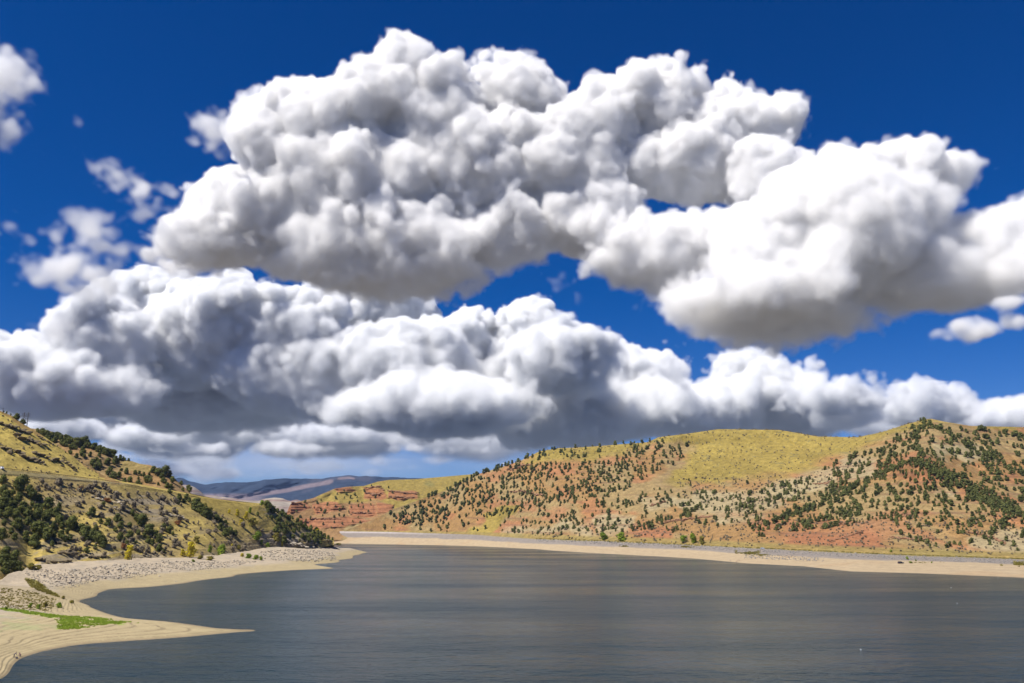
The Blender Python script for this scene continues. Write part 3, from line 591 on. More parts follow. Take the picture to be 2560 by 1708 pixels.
J3 = """1085 590 90 1140 630 90 1075 620 55 1195 625 60 1245 640 65 960 655 45 1065 668 32 1100 675 30 1285 675 55 1210 710 65 1185 730 50 1330 715 60 1370 700 45 1420 735 45 1470 765 55 1250 810 75 1200 780 50 1300 755 45 1340 785 55 1400 790 55 1315 855 65 1385 855 55 1445 845 55 1270 875 65 1490 805 50 1540 830 55 1580 850 55 1620 870 55 1660 880 60 1700 890 60 1740 915 55 1790 930 45 1840 945 35 1490 925 65 1540 915 65 1600 915 70 1650 945 65 1700 945 60 1560 970 60 1620 985 70 1520 950 50 1450 960 35 1380 925 50 1190 870 95 1260 985 85 1360 905 40 1590 800 45 1640 815 40 1520 770 40 1440 770 40 1120 700 45 1290 800 40 1690 1000 45 1180 960 60 525 820 60 570 895 65 640 860 60 695 895 55 585 760 50 530 740 45 475 715 60 240 600 110 300 640 90 360 680 90 410 690 70 215 570 90 1790 940 30"""
J2 = """340 300 40 375 315 50 400 335 60 440 345 60 480 350 60 520 355 60 560 370 60 600 380 60 640 400 60 500 395 60 450 375 50 700 425 75 740 425 70 770 400 60 600 430 60 650 455 50 690 458 40 820 445 60 860 455 60 760 480 55 750 515 50 825 520 45 900 480 60 940 490 60 970 505 60 1030 525 70 700 535 50 640 500 40 850 600 65 905 600 60 870 630 55 910 635 45 1060 575 60 1100 555 50 990 600 70 1050 595 60 1140 555 30 1010 660 50 990 690 50 1160 680 60 1115 655 30 1240 685 40 1275 680 30 1320 700 40 1090 715 55 1040 720 60 1350 765 75 1270 730 30 1190 760 60 1140 760 45 1410 670 65 1460 700 70 1500 700 85 1555 695 50 1580 760 60 1500 765 55 1270 780 45 1450 785 30 1530 808 50 1570 815 45 1665 780 40 1680 838 35 1720 820 45 1740 845 50 1180 560 25 1000 480 45 880 430 45 920 455 45 800 410 50 540 345 45 620 370 45 1130 535 30 430 360 40 565 410 45 480 395 40 780 440 45 950 500 40 1370 690 30 910 520 40 770 530 40 880 560 40 1290 700 25 1480 720 50 1030 690 40 410 340 45 350 310 35"""
J0 = "155 165 52 205 195 42 218 202 38 60 115 22 100 132 18 35 98 15"
def parse(t, ox, oy, sc):
    a = np.array(t.split(), float).reshape(-1, 3); return [(ox + x / sc, oy + y / sc, h / sc) for x, y, h in a]
near_j = [(u, v, h, slope) for u, v, h in parse(J1, 0, 1000, 3.672)] + [(u, v, h, slope) for u, v, h in parse(J3, 440, 1150, 4.7)] + [(u, v, h, slope) for u, v, h in parse(J0, 0, 1000, 3.672)] + [(u, v, h, back) for u, v, h in parse(J2, 0, 1000, 3.672)]
def jword(it): return ('small juniper', 'dark juniper', 'tall juniper')[0 if it[2] < 13 else 1 if it[2] < 24 else 2]
lab = labels_for([q[:3] for q in near_j], jword, LAND)
proto_crown = None
for i, (u, v, hpx, hl) in enumerate(near_j):
    p = on(hl, u, v); hh = px_h(p, hpx) * rng.uniform(.92, 1.06); wdt = rng.uniform(.85, 1.2)
    o = empty('juniper_tree', p, rng.uniform(0, 6.28)); o.scale = (hh * wdt, hh * wdt, hh)
    tag(o, lab[i], 'juniper', 'junipers on the near slope' if hl is slope else 'junipers on the orange hill behind the slope')
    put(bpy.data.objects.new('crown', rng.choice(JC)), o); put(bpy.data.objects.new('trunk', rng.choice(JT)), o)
print('near junipers', len(near_j), time.time() - T0)
# ---- broad-leaved trees and bushes: (u, foot v, px high, width, crown kind, name, label)
BUSH = [
    (320, 1406, 42, .75, YC, 'cottonwood', 'lone bright yellow tree standing at the edge of the grey scree'), (474, 1397, 42, .85, YC, 'cottonwood', 'tall lemon-yellow poplar at the slope foot beside the olive grass'),
    (455, 1390, 17, 1.2, YC, 'cottonwood', 'small yellow-green bush hugging the tall yellow poplar'), (553, 1393, 28, 1.1, GC, 'willow', 'rounded green willow at the shore with its shadow on pale stones'),
    (525, 1381, 16, .9, GC, 'willow', 'small bright green bush uphill of the rounded green willow'), (580, 1373, 13, .9, YC, 'cottonwood', 'slim golden bush above the rounded green willow'), (596, 1374, 11, 1.3, OC, 'willow', 'low yellow-brown bush beside the slim golden bush'),
    (573, 1284, 11, 1.0, YC, 'cottonwood', 'smallest of three yellow trees on the pale grass below the ridge'), (592, 1290, 17, 1.0, YC, 'cottonwood', 'middle and roundest of three yellow trees on the pale grass'), (614.5, 1299, 20, .8, YC, 'cottonwood', 'tallest of three yellow trees on the pale grass'),
    (625, 1282, 13, .9, GC, 'willow', 'small green tree uphill of the three yellow trees'), (602, 1314, 16, 1.1, YC, 'cottonwood', 'yellow bush with grey twigs below the three yellow trees'), (631.5, 1316, 21, 1.3, OC, 'willow', 'wide dull yellow bush on the grass casting a shadow'),
    (512, 1275, 16, 1.0, OC, 'willow', 'olive-yellow tree behind the dark junipers on the rib'), (526, 1282, 14, .9, OC, 'willow', 'second olive-yellow tree behind the dark junipers on the rib'),
    (643, 1353, 22, 1.3, GC, 'willow', 'broad yellow-green willow on the end of the near slope'), (653, 1362, 11, 1.1, GC, 'willow', 'small green bush at the foot of the broad yellow-green willow'), (691, 1355, 22, 1.0, OC, 'willow', 'yellow-brown dull tree above the rock steps'),
    (705, 1367, 12, .8, YC, 'cottonwood', 'small vivid yellow bush at the foot of the rock steps'), (669, 1371, 13, 1.2, GC, 'willow', 'low lime bush between the willow and the rock steps'), (655, 1264, 13, 1.2, GC, 'willow', 'light green tree on the ridge end beside dark junipers'),
    (793, 1329, 9, 2.4, YC, 'cottonwood', 'flat yellow bush behind the junipers of the last point'), (491, 1356, 15, 1.2, OC, 'willow', 'olive-orange bush alone on the grass above the poplar'),
    (200, 1226, 9, 1.4, RC, 'shrub', 'rusty brown shrub just below the hillside road'), (444, 1312, 9, 1.5, RC, 'shrub', 'rust-red shrub half way up the grassy slope'), (268, 1256, 10, 1.3, RC, 'shrub', 'reddish shrub on the upper grass below the road'), (308, 1372, 12, .9, RC, 'shrub', 'purple-brown shrub beside the lone yellow tree')]
BUSH_R = [(1508, 1352, 18, 1.5, GC, 'willow', 'broad green bush at the roadside in front of the red slope'), (1553, 1352, 19, 1.5, GC, 'willow', 'second broad green bush next to the one in front of the red slope'), (1708, 1358, 18, 1.2, GC, 'willow', 'dark green roadside bush, first of a group of three'),
          (1733, 1360, 23, 1.0, GC, 'willow', 'tallest green roadside tree, in the middle of a group of three'), (1755, 1361, 19, .9, OC, 'willow', 'yellow-green roadside bush, last of a group of three'), (2228, 1381, 6, 1.2, GC, 'willow', 'small green bush at the foot of the bare red slope')]
BUSH_S = [(2268, 1399, 7, 1.3, GC, 'willow', 'lime green bush on the far beach beside the dark car'), (2277, 1408, 4, 3.0, GC, 'willow', 'low green mat of willow below the lime bush on the far beach'), (2290, 1403, 4, 1.5, GC, 'willow', 'small green bush beyond the lime bush on the far beach'), (2330, 1408, 4, 1.3, GC, 'willow', 'tiny green bush alone on the open far beach')]
BUSH_B = [(76, 1520, 11, 1.2, GC, 'willow', 'green bush on the gravel flat, first above the green grass'), (95, 1522, 10, 1.4, GC, 'willow', 'green bush on the gravel flat beside the first'), (113, 1518, 12, 1.2, OC, 'willow', 'yellow-green bush on the gravel flat between two green ones'), (147, 1520, 12, 1.6, GC, 'willow', 'widest green bush on the gravel flat near the bay'),
          (158, 1497, 7, 1.6, OC, 'willow', 'small olive bush at the inner end of the bay'), (180, 1508, 7, 2.0, OC, 'willow', 'flat olive bush on the shore of the bay'), (14, 1524, 7, 1.3, GC, 'willow', 'dark tuft at the start of the green grass'), (76, 1424, 15, 1.6, OC, 'willow', 'yellow-green thicket beside the rock overhang'), (95, 1425, 12, 1.5, OC, 'willow', 'second yellow-green thicket beside the rock overhang'),
          (605, 1392, 9, 1.8, YC, 'thicket', 'uphill end of the low yellow-green thicket on the scree'), (622, 1396, 11, 1.8, GC, 'thicket', 'middle clump of the low yellow-green thicket on the scree'), (640, 1399, 11, 1.7, GC, 'thicket', 'downhill green end of the low thicket on the scree'), (652, 1401, 9, 1.4, GC, 'thicket', 'last small clump of the low thicket on the scree'),
          (500, 1398, 9, 2.0, OC, 'thicket', 'olive weeds between the tall poplar and the green willow'), (525, 1401, 10, 2.2, OC, 'thicket', 'second olive weed patch between the poplar and the green willow'), (482, 1405, 6, 1.8, GC, 'thicket', 'green weeds in front of the tall poplar'),
          (845, 1363, 5, 3.0, OC, 'thicket', 'low olive weeds on the last pale point')]
def bush(items, place):
    for k, (u, v, hpx, w, kind, nm, lb) in enumerate(items):
        p = place(u, v); hh = px_h(p, hpx)
        o = empty({'cottonwood': 'cottonwood_tree', 'willow': 'willow_bush', 'shrub': 'desert_shrub', 'thicket': 'willow_thicket'}[nm], p, rng.uniform(0, 6.28)); o.scale = (hh * w, hh * w, hh)
        tag(o, lb, {'cottonwood': 'tree', 'willow': 'bush', 'shrub': 'shrub', 'thicket': 'thicket'}[nm])
        put(bpy.data.objects.new('crown', kind[k % len(kind)]), o); put(bpy.data.objects.new('trunk', JT[k % 3]), o)
bush(BUSH, lambda u, v: on(slope, u, v)); bush(BUSH_R, lambda u, v: on(wood, u, v)); bush(BUSH_S, lambda u, v: on(bank, u, v)); bush(BUSH_B, on_beach)
# ---- grey sage and rabbitbrush shrubs, one by one on the near slope
shr = []; R2 = random.Random(9)
POLY_S = [(60, 1215), (330, 1225), (470, 1255), (560, 1290), (680, 1330), (800, 1345), (790, 1368), (600, 1382), (420, 1395), (200, 1400), (110, 1370), (200, 1330), (180, 1290), (90, 1250)]
while len(shr) < 165:
    u, v = R2.uniform(60, 800), R2.uniform(1205, 1400)
    if not inside([u], [v], POLY_S)[0]: continue
    if min([9] + [math.hypot(a[0] - u, a[1] - v) for a in shr]) < 7: continue
    dens = .35 + .65 * (fbm(np.array([u]), np.array([v * 1.6]), 70, 2, off=3)[0] > -.02)
    if R2.random() < dens: shr.append((u, v, R2.choice([6, 7, 7, 8, 9, 10, 12])))
for u, v, h in parse("230 740 35 380 760 40 420 810 45 545 780 60 650 800 40 735 840 40 790 840 40 865 790 45 820 810 35 950 800 45 910 890 50 1000 850 40 715 980 45 760 950 30 925 1000 40 1060 900 60 1140 970 50 930 1080 40 1010 1030 40 1220 990 60 1350 890 45 1490 920 45 1590 1030 40 1480 1060 40 1510 1130 50 1640 1110 50 1700 1280 45 1640 1340 40 1360 1400 50 1290 1400 55 1230 1210 50 440 1390 40 345 830 40 40 745 40 600 1100 50 1090 1160 40", 0, 1000, 3.672): shr.append((u, v, h))
lab = labels_for(shr, lambda it: ('low grey-brown shrub' if it[2] < 8 else 'bushy grey sagebrush' if it[2] < 11 else 'big twiggy grey-brown shrub'), LAND)
for i, (u, v, hpx) in enumerate(shr):
    p = on(slope, u, v); hh = px_h(p, hpx)
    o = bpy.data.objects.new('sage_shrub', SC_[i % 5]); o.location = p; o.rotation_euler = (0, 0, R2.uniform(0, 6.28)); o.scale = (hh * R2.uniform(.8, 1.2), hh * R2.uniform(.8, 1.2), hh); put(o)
    tag(o, lab[i], 'shrub', 'grey shrubs on the near slope')
# ---- junipers of the far hill: 300 of the nearest as trees, the rest as one woodland
WOODS = [(62, [(945, 1294), (1054, 1250), (1190, 1190), (1240, 1172), (1320, 1152), (1420, 1158), (1520, 1152), (1590, 1122), (1650, 1106), (1722, 1116), (1700, 1160), (1600, 1200), (1560, 1230), (1480, 1262), (1380, 1278), (1270, 1292), (1130, 1302), (1000, 1312)]),
         (115, [(1240, 1302), (1480, 1262), (1600, 1222), (1700, 1232), (1900, 1232), (1900, 1302), (1700, 1330), (1570, 1330), (1420, 1340), (1260, 1332)]),
         (105, [(1860, 1240), (2000, 1200), (2120, 1150), (2200, 1112), (2300, 1062), (2360, 1062), (2560, 1085), (2760, 1090), (2760, 1330), (2560, 1330), (2400, 1340), (2300, 1310), (2200, 1300), (2060, 1325), (1900, 1345), (1860, 1300)]),
         (300, [(960, 1300), (1200, 1300), (1240, 1320), (1180, 1332), (900, 1325)]), (900, [(1300, 1120), (1640, 1100), (1640, 1122), (1500, 1148), (1310, 1160)]), (330, [(2240, 1310), (2560, 1320), (2560, 1380), (2260, 1370)]), (800, [(1700, 1200), (1950, 1195), (1900, 1240), (1690, 1230)])]
LINES = [(70, 9, [(2300, 1052), (2420, 1112), (2560, 1190)]), (55, 10, [(2290, 1150), (2180, 1200), (2050, 1262), (1900, 1316)]), (40, 16, [(2290, 1150), (2400, 1210), (2480, 1262), (2570, 1290), (2740, 1330)]), (45, 4, [(1060, 1247), (1190, 1190), (1250, 1168), (1300, 1153)]), (80, 9, [(1560, 1160), (1440, 1225), (1330, 1270)]), (90, 8, [(1760, 1270), (1640, 1310), (1575, 1322)]), (60, 22, [(2420, 1225), (2540, 1280)]), (60, 6, [(2320, 1050), (2290, 1090), (2300, 1150)]), (90, 10, [(1980, 1330), (2080, 1290), (2160, 1265)])]
R3 = np.random.default_rng(21); far_t = []; cell = {}
def try_add(u, v, mind, h):
    k = (int(u // 8), int(v // 8))
    for a in (-1, 0, 1):
        for b in (-1, 0, 1):
            for q in cell.get((k[0] + a, k[1] + b), ()):
                if math.hypot(q[0] - u, (q[1] - v) * 1.2) < mind: return
    cell.setdefault(k, []).append((u, v)); far_t.append((u, v, h))
def hill_px(u): return 8.7 + 3.3 * sm(np.array(u, float), 1300, 2200)
def add_poly(area, poly, mind=5.5):
    P = np.array(poly); lo, hi = P.min(0), P.max(0); n = int((hi[0] - lo[0]) * (hi[1] - lo[1]) / area * 1.25)
    uu = R3.uniform(lo[0], hi[0], n); vv = R3.uniform(lo[1], hi[1], n); k = inside(uu + 12 * fbm(uu, vv, 40, 3), vv + 8 * fbm(uu, vv, 40, 3, off=2), poly)
    den = fbm(uu, vv * 1.3, 42, 3, off=8)
    for u, v, d in zip(uu[k], vv[k], den[k]):
        if R3.random() < np.clip(.8 + 1.1 * d, .2, 1): try_add(u, v, mind, float(hill_px(u)) * R3.uniform(.48, 1.42))
for ar, wdt, pts in LINES:
    for (x1, y1), (x2, y2) in zip(pts[:-1], pts[1:]):
        L = math.hypot(x2 - x1, y2 - y1); n = int(L * 2 * wdt / ar)
        for _ in range(n):
            t = R3.random(); o = R3.normal(0, wdt * .5); try_add(x1 + (x2 - x1) * t - (y2 - y1) / L * o, y1 + (y2 - y1) * t + (x2 - x1) / L * o, 4, float(hill_px(x1)) * R3.uniform(.8, 1.4))
for ar, poly in WOODS: add_poly(ar, poly)
for x, y in [(800, 190), (885, 215), (1005, 190), (1205, 163), (625, 218), (690, 240), (710, 222), (675, 240), (440, 280), (500, 250), (535, 235), (400, 290), (385, 290), (530, 265), (500, 285), (545, 270), (730, 278), (765, 240), (795, 260), (770, 245), (870, 278), (890, 272), (825, 285), (1005, 285), (1265, 175), (1360, 160), (1530, 150)]:
    far_t.append((1200 + x / 3.357, 1060 + y / 3.357, 10.0))
far_t = [q for q in far_t if q[0] < 2750 and on(wood, q[0], q[1]) is not None]
pos = []
for u, v, h in far_t:
    p = on(wood, u, v); a, e = ae(u, v); top = float(np.interp(a, wood.A, wood.E[-1]))
    pos.append((u, v, px_h(p, h), p, p[2] >= H + top * p[1] - 30 or e <= top))
order = sorted(range(len(pos)), key=lambda i: -far_t[i][2] - (far_t[i][1] - 1200) * .03)
NS = max(0, 318 - len(near_j)); solo = order[:NS]; rest = order[NS:]
LAND_R = [(1508, 1350, 'the broad green bushes'), (1733, 1358, 'the three roadside trees'), (2150, 1345, 'the bare red slope'), (1990, 1355, 'the bare red mound'), (2328, 1050, 'the wooded peak'), (2290, 1150, 'the wooded shoulder below the peak'), (2480, 1262, 'the densest dark woods'),
          (1235, 1295, 'the pale grassy gully'), (1780, 1205, 'the yellow bowl tip'), (1700, 1110, 'the edge of the yellow bowl'), (1350, 1130, 'the yellow crest'), (1530, 1310, 'the cream-coloured patch'), (1850, 1260, 'the pale rock bench'), (2370, 1340, 'the layered rock by the road'), (2540, 1350, 'the pale rocks by the beach'), (1420, 1220, 'the wooded spur middle'), (1640, 1250, 'the wooded saddle'), (2100, 1230, 'the shoulder tree line'), (2080, 1290, 'the red mound tree line'), (2450, 1130, 'the peak tree line'), (2250, 1230, 'the orange scree under the shoulder'), (2420, 1290, 'the lower edge of the dense woods'), (1950, 1300, 'the end of the long tree line')]
lab = labels_for([far_t[i] for i in solo], 'far-hill juniper', LAND_R)
for k, i in enumerate(solo):
    u, v, hh, p, _ = pos[i]
    o = bpy.data.objects.new('juniper_tree', JF[k % 6]); o.location = p + np.array([0, 0, -.1 * hh]); o.rotation_euler = (0, 0, R2.uniform(0, 6.28)); w = hh * R2.uniform(.85, 1.2); o.scale = (w, w, hh); put(o)
    tag(o, lab[k], 'juniper', 'junipers on the far hill')
TV = []
for m in JF:
    a = np.zeros(len(m.vertices) * 3, np.float32); m.vertices.foreach_get('co', a); t = np.zeros(len(m.vertices), np.float32); m.attributes['tone'].data.foreach_get('value', t)
    l = np.zeros(len(m.loops), np.int32); m.loops.foreach_get('vertex_index', l); TV.append((a.reshape(-1, 3), l.reshape(-1, 4), t))
def merged(name, items, mat, temps, label, cat=None, group=None):
    Vs, Fs, Ts, o = [], [], [], 0
    for n, (p, hh, w, an) in enumerate(items):
        V, Fq, t = temps[n % len(temps)]; ca, sa = math.cos(an), math.sin(an)
        q = np.stack([(V[:, 0] * ca - V[:, 1] * sa) * w, (V[:, 0] * sa + V[:, 1] * ca) * w, V[:, 2] * hh], 1) + p
        Vs.append(q); Fs.append(Fq + o); Ts.append(t + R2.uniform(-.3, .5)); o += len(V)
    return tag(mesh_np(name, np.concatenate(Vs), np.concatenate(Fs), mat, tone=np.concatenate(Ts)), label, kind='stuff')
merged('juniper_woodland', [(pos[i][3] + np.array([0, 0, -.1 * pos[i][2]]), pos[i][2], pos[i][2] * R2.uniform(.85, 1.2), R2.uniform(0, 6.28)) for i in rest], m_wood, TV, 'thousands of dark junipers dotting the far red hill')
# few junipers on the red cliffs
R4 = random.Random(31); redj = []
for _ in range(400):
    u, v = R4.uniform(720, 940), R4.uniform(1225, 1322)
    if len(redj) < 42 and on(red, u, v)[1] > 0 and inside([u], [v], [(716, 1284), (760, 1258), (850, 1228), (940, 1225), (940, 1290), (870, 1322), (740, 1322)])[0] and min([99] + [math.hypot(u - a[0], v - a[1]) for a in redj]) > 9: redj.append((u, v, R4.uniform(5, 9)))
redj += [(971.5, 1221, 6), (929, 1216, 5), (981, 1234, 6), (876, 1246, 9), (893, 1245, 5), (812, 1284, 11), (848, 1291, 8), (860, 1293, 8), (900, 1308, 6)]
it = []
for u, v, hpx in redj: p = on(red, u, v); hh = px_h(p, hpx); it.append((p, hh, hh * 1.1, R2.uniform(0, 6)))
merged('juniper_scrub', it, m_wood, TV, 'small dark junipers sprinkled over the red cliffs')
# ---- tufts too many to count
def scatter(n, poly, place, sz, seed):
    r = random.Random(seed); P = np.array(poly); lo, hi = P.min(0), P.max(0); out = []
    while len(out) < n:
        u, v = r.uniform(lo[0], hi[0]), r.uniform(lo[1], hi[1])
        if inside([u], [v], poly)[0]: p = place(u, v); h = px_h(p, r.uniform(*sz)); out.append((p, h, h * r.uniform(.9, 1.5), r.uniform(0, 6.28)))
    return out
SV = []
for k in range(4):
    V, Fq, T = crown(700 + k, 3, 26, .2, w=.8, low=.02, taper=.3, core=True); SV.append((V, Fq, T))
tufts = scatter(560, GRASS_R[0], lambda u, v: on(wood, u, v), (1.3, 3.0), 41) + scatter(420, [(1700, 1195), (2000, 1190), (2150, 1150), (2100, 1230), (1860, 1300), (1700, 1240)], lambda u, v: on(wood, u, v), (1.8, 4), 42) + scatter(900, [(1300, 1335), (1500, 1300), (1900, 1300), (2560, 1290), (2560, 1390), (1880, 1366), (1340, 1343)], lambda u, v: on(wood, u, v), (1.8, 4.5), 43)
tufts += scatter(420, POLY_S, lambda u, v: on(slope, u, v), (1.6, 3.6), 44) + scatter(110, [(0, 1035), (150, 1120), (300, 1204), (0, 1170)], lambda u, v: on(slope, u, v), (1.6, 4), 45) + scatter(200, [(0, 1200), (250, 1215), (120, 1290), (0, 1280)], lambda u, v: on(slope, u, v), (1.8, 4), 46)
merged('sagebrush', tufts, m_gry, SV, 'low grey sagebrush tufts spotting the dry slopes')
GV = []
for k in range(3):
    r = np.random.default_rng(800 + k); n = 26; a = r.uniform(0, 6.28, n); d = r.uniform(0, .8, n); P = np.stack([np.cos(a) * d, np.sin(a) * d, 0 * a], 1); ti = P + np.stack([r.normal(0, .25, n), r.normal(0, .25, n), r.uniform(.5, 1, n)], 1); sd_ = np.cross(ti - P, rnd_dirs(r, n)) * .12
    V = np.stack([P - sd_, P + sd_, ti + sd_ * .3, ti - sd_ * .3], 1).reshape(-1, 3); GV.append((V, np.arange(4 * n).reshape(-1, 4), np.repeat(r.uniform(0, .8, n), 4)))
gr = [q for q in scatter(2200, GREEN_POLY, on_beach, (1.4, 3.2), 51) if fbm(np.array([q[0][0]]), np.array([q[0][1]]), 5, 4, off=6)[0] > -.24]
merged('grass', gr, m_gra, GV, 'bright green grass growing along the spit')
wv = scatter(500, [(0, 1470), (70, 1475), (140, 1500), (130, 1530), (0, 1520)], on_beach, (1.5, 3.5), 52) + scatter(260, [(60, 1448), (90, 1452), (150, 1494), (125, 1488), (80, 1470)], on_beach, (2, 4.5), 53)
def blob(n, u, v, ru, rv, sz, seed):
    r = random.Random(seed); out = []
    for _ in range(n):
        a, d = r.uniform(0, 6.28), abs(r.gauss(0, .55)); lob = 1 + .35 * math.sin(3 * a + seed) + .2 * math.sin(5 * a)
        p = on(bank, u + math.cos(a) * d * ru * lob, v + math.sin(a) * d * rv * lob); h = px_h(p, r.uniform(*sz)); out.append((p, h, h * r.uniform(.9, 1.5), r.uniform(0, 6.28)))
    return out
wv += blob(110, 1872, 1384, 30, 4, (2, 4.5), 54) + blob(50, 1905, 1388, 26, 2, (1.5, 3), 64) + blob(40, 1562, 1366.5, 14, 1.5, (1.5, 3), 55) + blob(60, 1713, 1368, 18, 2.2, (1.5, 3.5), 56) + blob(70, 2548, 1411, 22, 5, (3, 6), 57) + blob(40, 2300, 1407, 50, 1.5, (1, 2), 59) + scatter(700, [(1340, 1345), (1880, 1367), (2560, 1394), (2560, 1399), (1880, 1371), (1340, 1348)], lambda u, v: on(bank, u, v), (1.2, 3), 58)
merged('weeds', wv, m_olv, GV, 'olive and straw-coloured weeds on the gravel flats and road verge')
print('plants', time.time() - T0)
# ------------------------------------------------------------------ rocks
m_rock = plain('pale_rock', (.36, .31, .235), .95, var=.3, scale=1.2)
m_led = plain('shaded_ledge_rock', (.15, .115, .062), .95, var=.5, scale=1.2)  # rock colour darkened to stand in for the ledges' shadowed faces
m_grey = plain('riprap_stone', (.24, .225, .205), .95, var=.4, scale=1.0)
def rock(seed, flat=.65):
    r = np.random.default_rng(seed); bm = bmesh.new(); bmesh.ops.create_icosphere(bm, subdivisions=1, radius=1)
    V = np.array([v.co[:] for v in bm.verts]); Fq = np.array([[v.index for v in f.verts] for f in bm.faces]); bm.free()
    for _ in range(5):
        d = rnd_dirs(r, 1)[0]; h = V @ d; V = V - np.maximum(h - r.uniform(.45, .75), 0)[:, None] * d
    V *= np.array([1, r.uniform(.6, .95), flat * r.uniform(.7, 1.1)]); return V, Fq, np.zeros(len(V))
RV = [rock(900 + k) for k in range(10)]
def rocks(n, poly, place, sz, seed):
    return [(p + np.array([0, 0, h * .25]), h * .8, w * .6, a) for p, h, w, a in scatter(n, poly, place, sz, seed)]
scree = rocks(760, [(60, 1430), (101, 1422), (191, 1425), (272, 1412), (340, 1408), (400, 1408), (440, 1430), (330, 1446), (240, 1450), (190, 1470), (120, 1468), (80, 1450)], on_beach, (1.2, 4.2), 61) + rocks(60, [(80, 1430), (300, 1415), (420, 1420), (330, 1445), (160, 1465)], on_beach, (4, 8), 71)
scree += rocks(380, [(400, 1402), (545, 1405), (600, 1400), (640, 1405), (560, 1420), (470, 1428), (420, 1420)], on_beach, (1.4, 4), 62) + rocks(480, [(650, 1378), (717, 1374), (790, 1376), (830, 1380), (845, 1400), (780, 1406), (700, 1402), (640, 1396)], on_beach, (1.4, 4.2), 63) + rocks(160, [(0, 1480), (120, 1500), (180, 1530), (60, 1540), (0, 1510)], on_beach, (1, 2.5), 64)
merged('rubble', scree, m_rock, RV, 'pale broken rock scattered along the foot of the near slope')
rip = rocks(1500, [(1340, 1348), (1647, 1359), (1880, 1371), (2217, 1387), (2560, 1399), (2560, 1411), (2217, 1398), (1880, 1380), (1647, 1367), (1340, 1354)], lambda u, v: on(bank, u, v), (1.3, 2.8), 65) + rocks(420, [(1860, 1382), (2060, 1395), (2060, 1405), (1860, 1396)], lambda u, v: on(bank, u, v), (1.2, 2.6), 66)
merged('riprap', rip, m_grey, RV, 'grey stones armouring the bank below the far road')
BO = [(318, 1432, 9), (300, 1430, 8), (275, 1436, 7), (310, 1418, 10), (285, 1414, 9), (398, 1441, 7), (205, 1446, 6), (150, 1436, 8), (440, 1454, 6), (175, 1424, 9), (235, 1442, 6), (110, 1444, 8), (130, 1458, 6), (700, 1388, 6), (760, 1392, 6), (820, 1388, 6), (560, 1412, 6), (610, 1408, 6)]
lab = labels_for(BO, lambda it: 'pale angular boulder' if it[2] > 7 else 'small pale boulder', [(320, 1404, 'the lone yellow tree'), (140, 1405, 'the dark rock overhang'), (553, 1393, 'the rounded green willow'), (640, 1400, 'the low thicket'), (790, 1372, 'the rocky last point'), (245, 1484, 'the inner end of the bay')])
for k, (u, v, hpx) in enumerate(BO):
    p = on_beach(u, v); hh = px_h(p, hpx) * .55; V, Fq, _ = RV[k % 10]
    o = mesh_np('boulder', V * np.array([1.2, 1.2, 1]), Fq, m_rock); o.location = p; o.scale = (hh, hh, hh); o.rotation_euler = (0, 0, R2.uniform(0, 6)); tag(o, lab[k], 'boulder', 'boulders among the shore rubble')
# stepped ledges and overhangs breaking out of the near slope
def ledge(pts, hl, hpx, label, seed, mat=None):
    r = np.random.default_rng(seed); parts = []; P = []
    for (u1, v1), (u2, v2) in zip(pts[:-1], pts[1:]):
        n = max(3, int(math.hypot(u2 - u1, v2 - v1) / (hpx * .5)))
        for k in range(n): t = (k + r.uniform(-.3, .3)) / n; P.append((u1 + (u2 - u1) * t, v1 + (v2 - v1) * t + r.normal(0, hpx * .18)))
    c = on(hl, *pts[len(pts) // 2])
    for u, v in P:
        if r.random() < .05: continue
        p = on(hl, u, v); s = px_h(p, hpx) * r.uniform(.55, 1.15); V, Fq, _ = rock(int(r.integers(1e6)), .75)
        V = V + .08 * rnd_dirs(r, len(V)); an = r.normal(math.radians(-20), .35); ca, sa = math.cos(an), math.sin(an)
        V = V * np.array([s * r.uniform(.7, 1.25), s * r.uniform(.55, .9), s * r.uniform(.42, .62)]); V = np.stack([V[:, 0] * ca - V[:, 1] * sa, V[:, 0] * sa + V[:, 1] * ca, V[:, 2]], 1)
        parts.append((V + p + np.array([.15, -.35, .22]) * s - c, Fq))
    V, Fq = join(parts); o = mesh_np('rock_ledge', V, Fq, mat or m_led); o.location = c
    return tag(o, label, 'rock ledge')
def cr(t, sc=3.672, ox=0, oy=1000): a = np.array(t.split(), float).reshape(-1, 2); return [(ox + x / sc, oy + y / sc) for x, y in a]
ledge(cr('0 215 60 235 110 250 170 275 230 290 290 320'), slope, 11, 'highest brown rock ledge running down from the skyline grass', 1)
ledge(cr('150 335 215 360 280 375 330 400 380 420 440 440'), slope, 12, 'short dark ledge in the middle of the upper grass', 2)
ledge(cr('0 445 70 460 130 475 200 500 240 530 310 560 370 580 430 600'), slope, 12, 'long broken ledge just above the road, nearer the frame edge', 3)
ledge(cr('310 490 380 510 440 530 510 560 580 580 640 605 700 635'), slope, 12, 'long dark ledge just above the road, farther along the slope', 4)
ledge(cr('340 330 400 365 450 390 500 420'), slope, 5, 'small ledge near the skyline notch by the wooded ridge', 5)
ledge(cr('1050 985 1090 1000 1150 1010 1200 1030'), slope, 7, 'pale rock outcrop in the upper middle of the slope', 6, mat=m_rock)
ledge(cr('840 890 930 920 1010 940 1100 950 1180 975'), slope, 6, 'thin pale ledge below the shrubs under the road', 7, mat=m_rock)
ledge(cr('1500 1040 1560 1055 1640 1070 1700 1090'), slope, 6, 'pale ledge high on the end of the slope', 8, mat=m_rock)
ledge(cr('330 1455 390 1470 460 1490'), slope, 13, 'dark overhanging ledge beside the yellow-green thicket', 9)
ledge(cr('470 1490 540 1500 600 1495 660 1500'), slope, 12, 'dark undercut ledge above the grey rubble', 10)
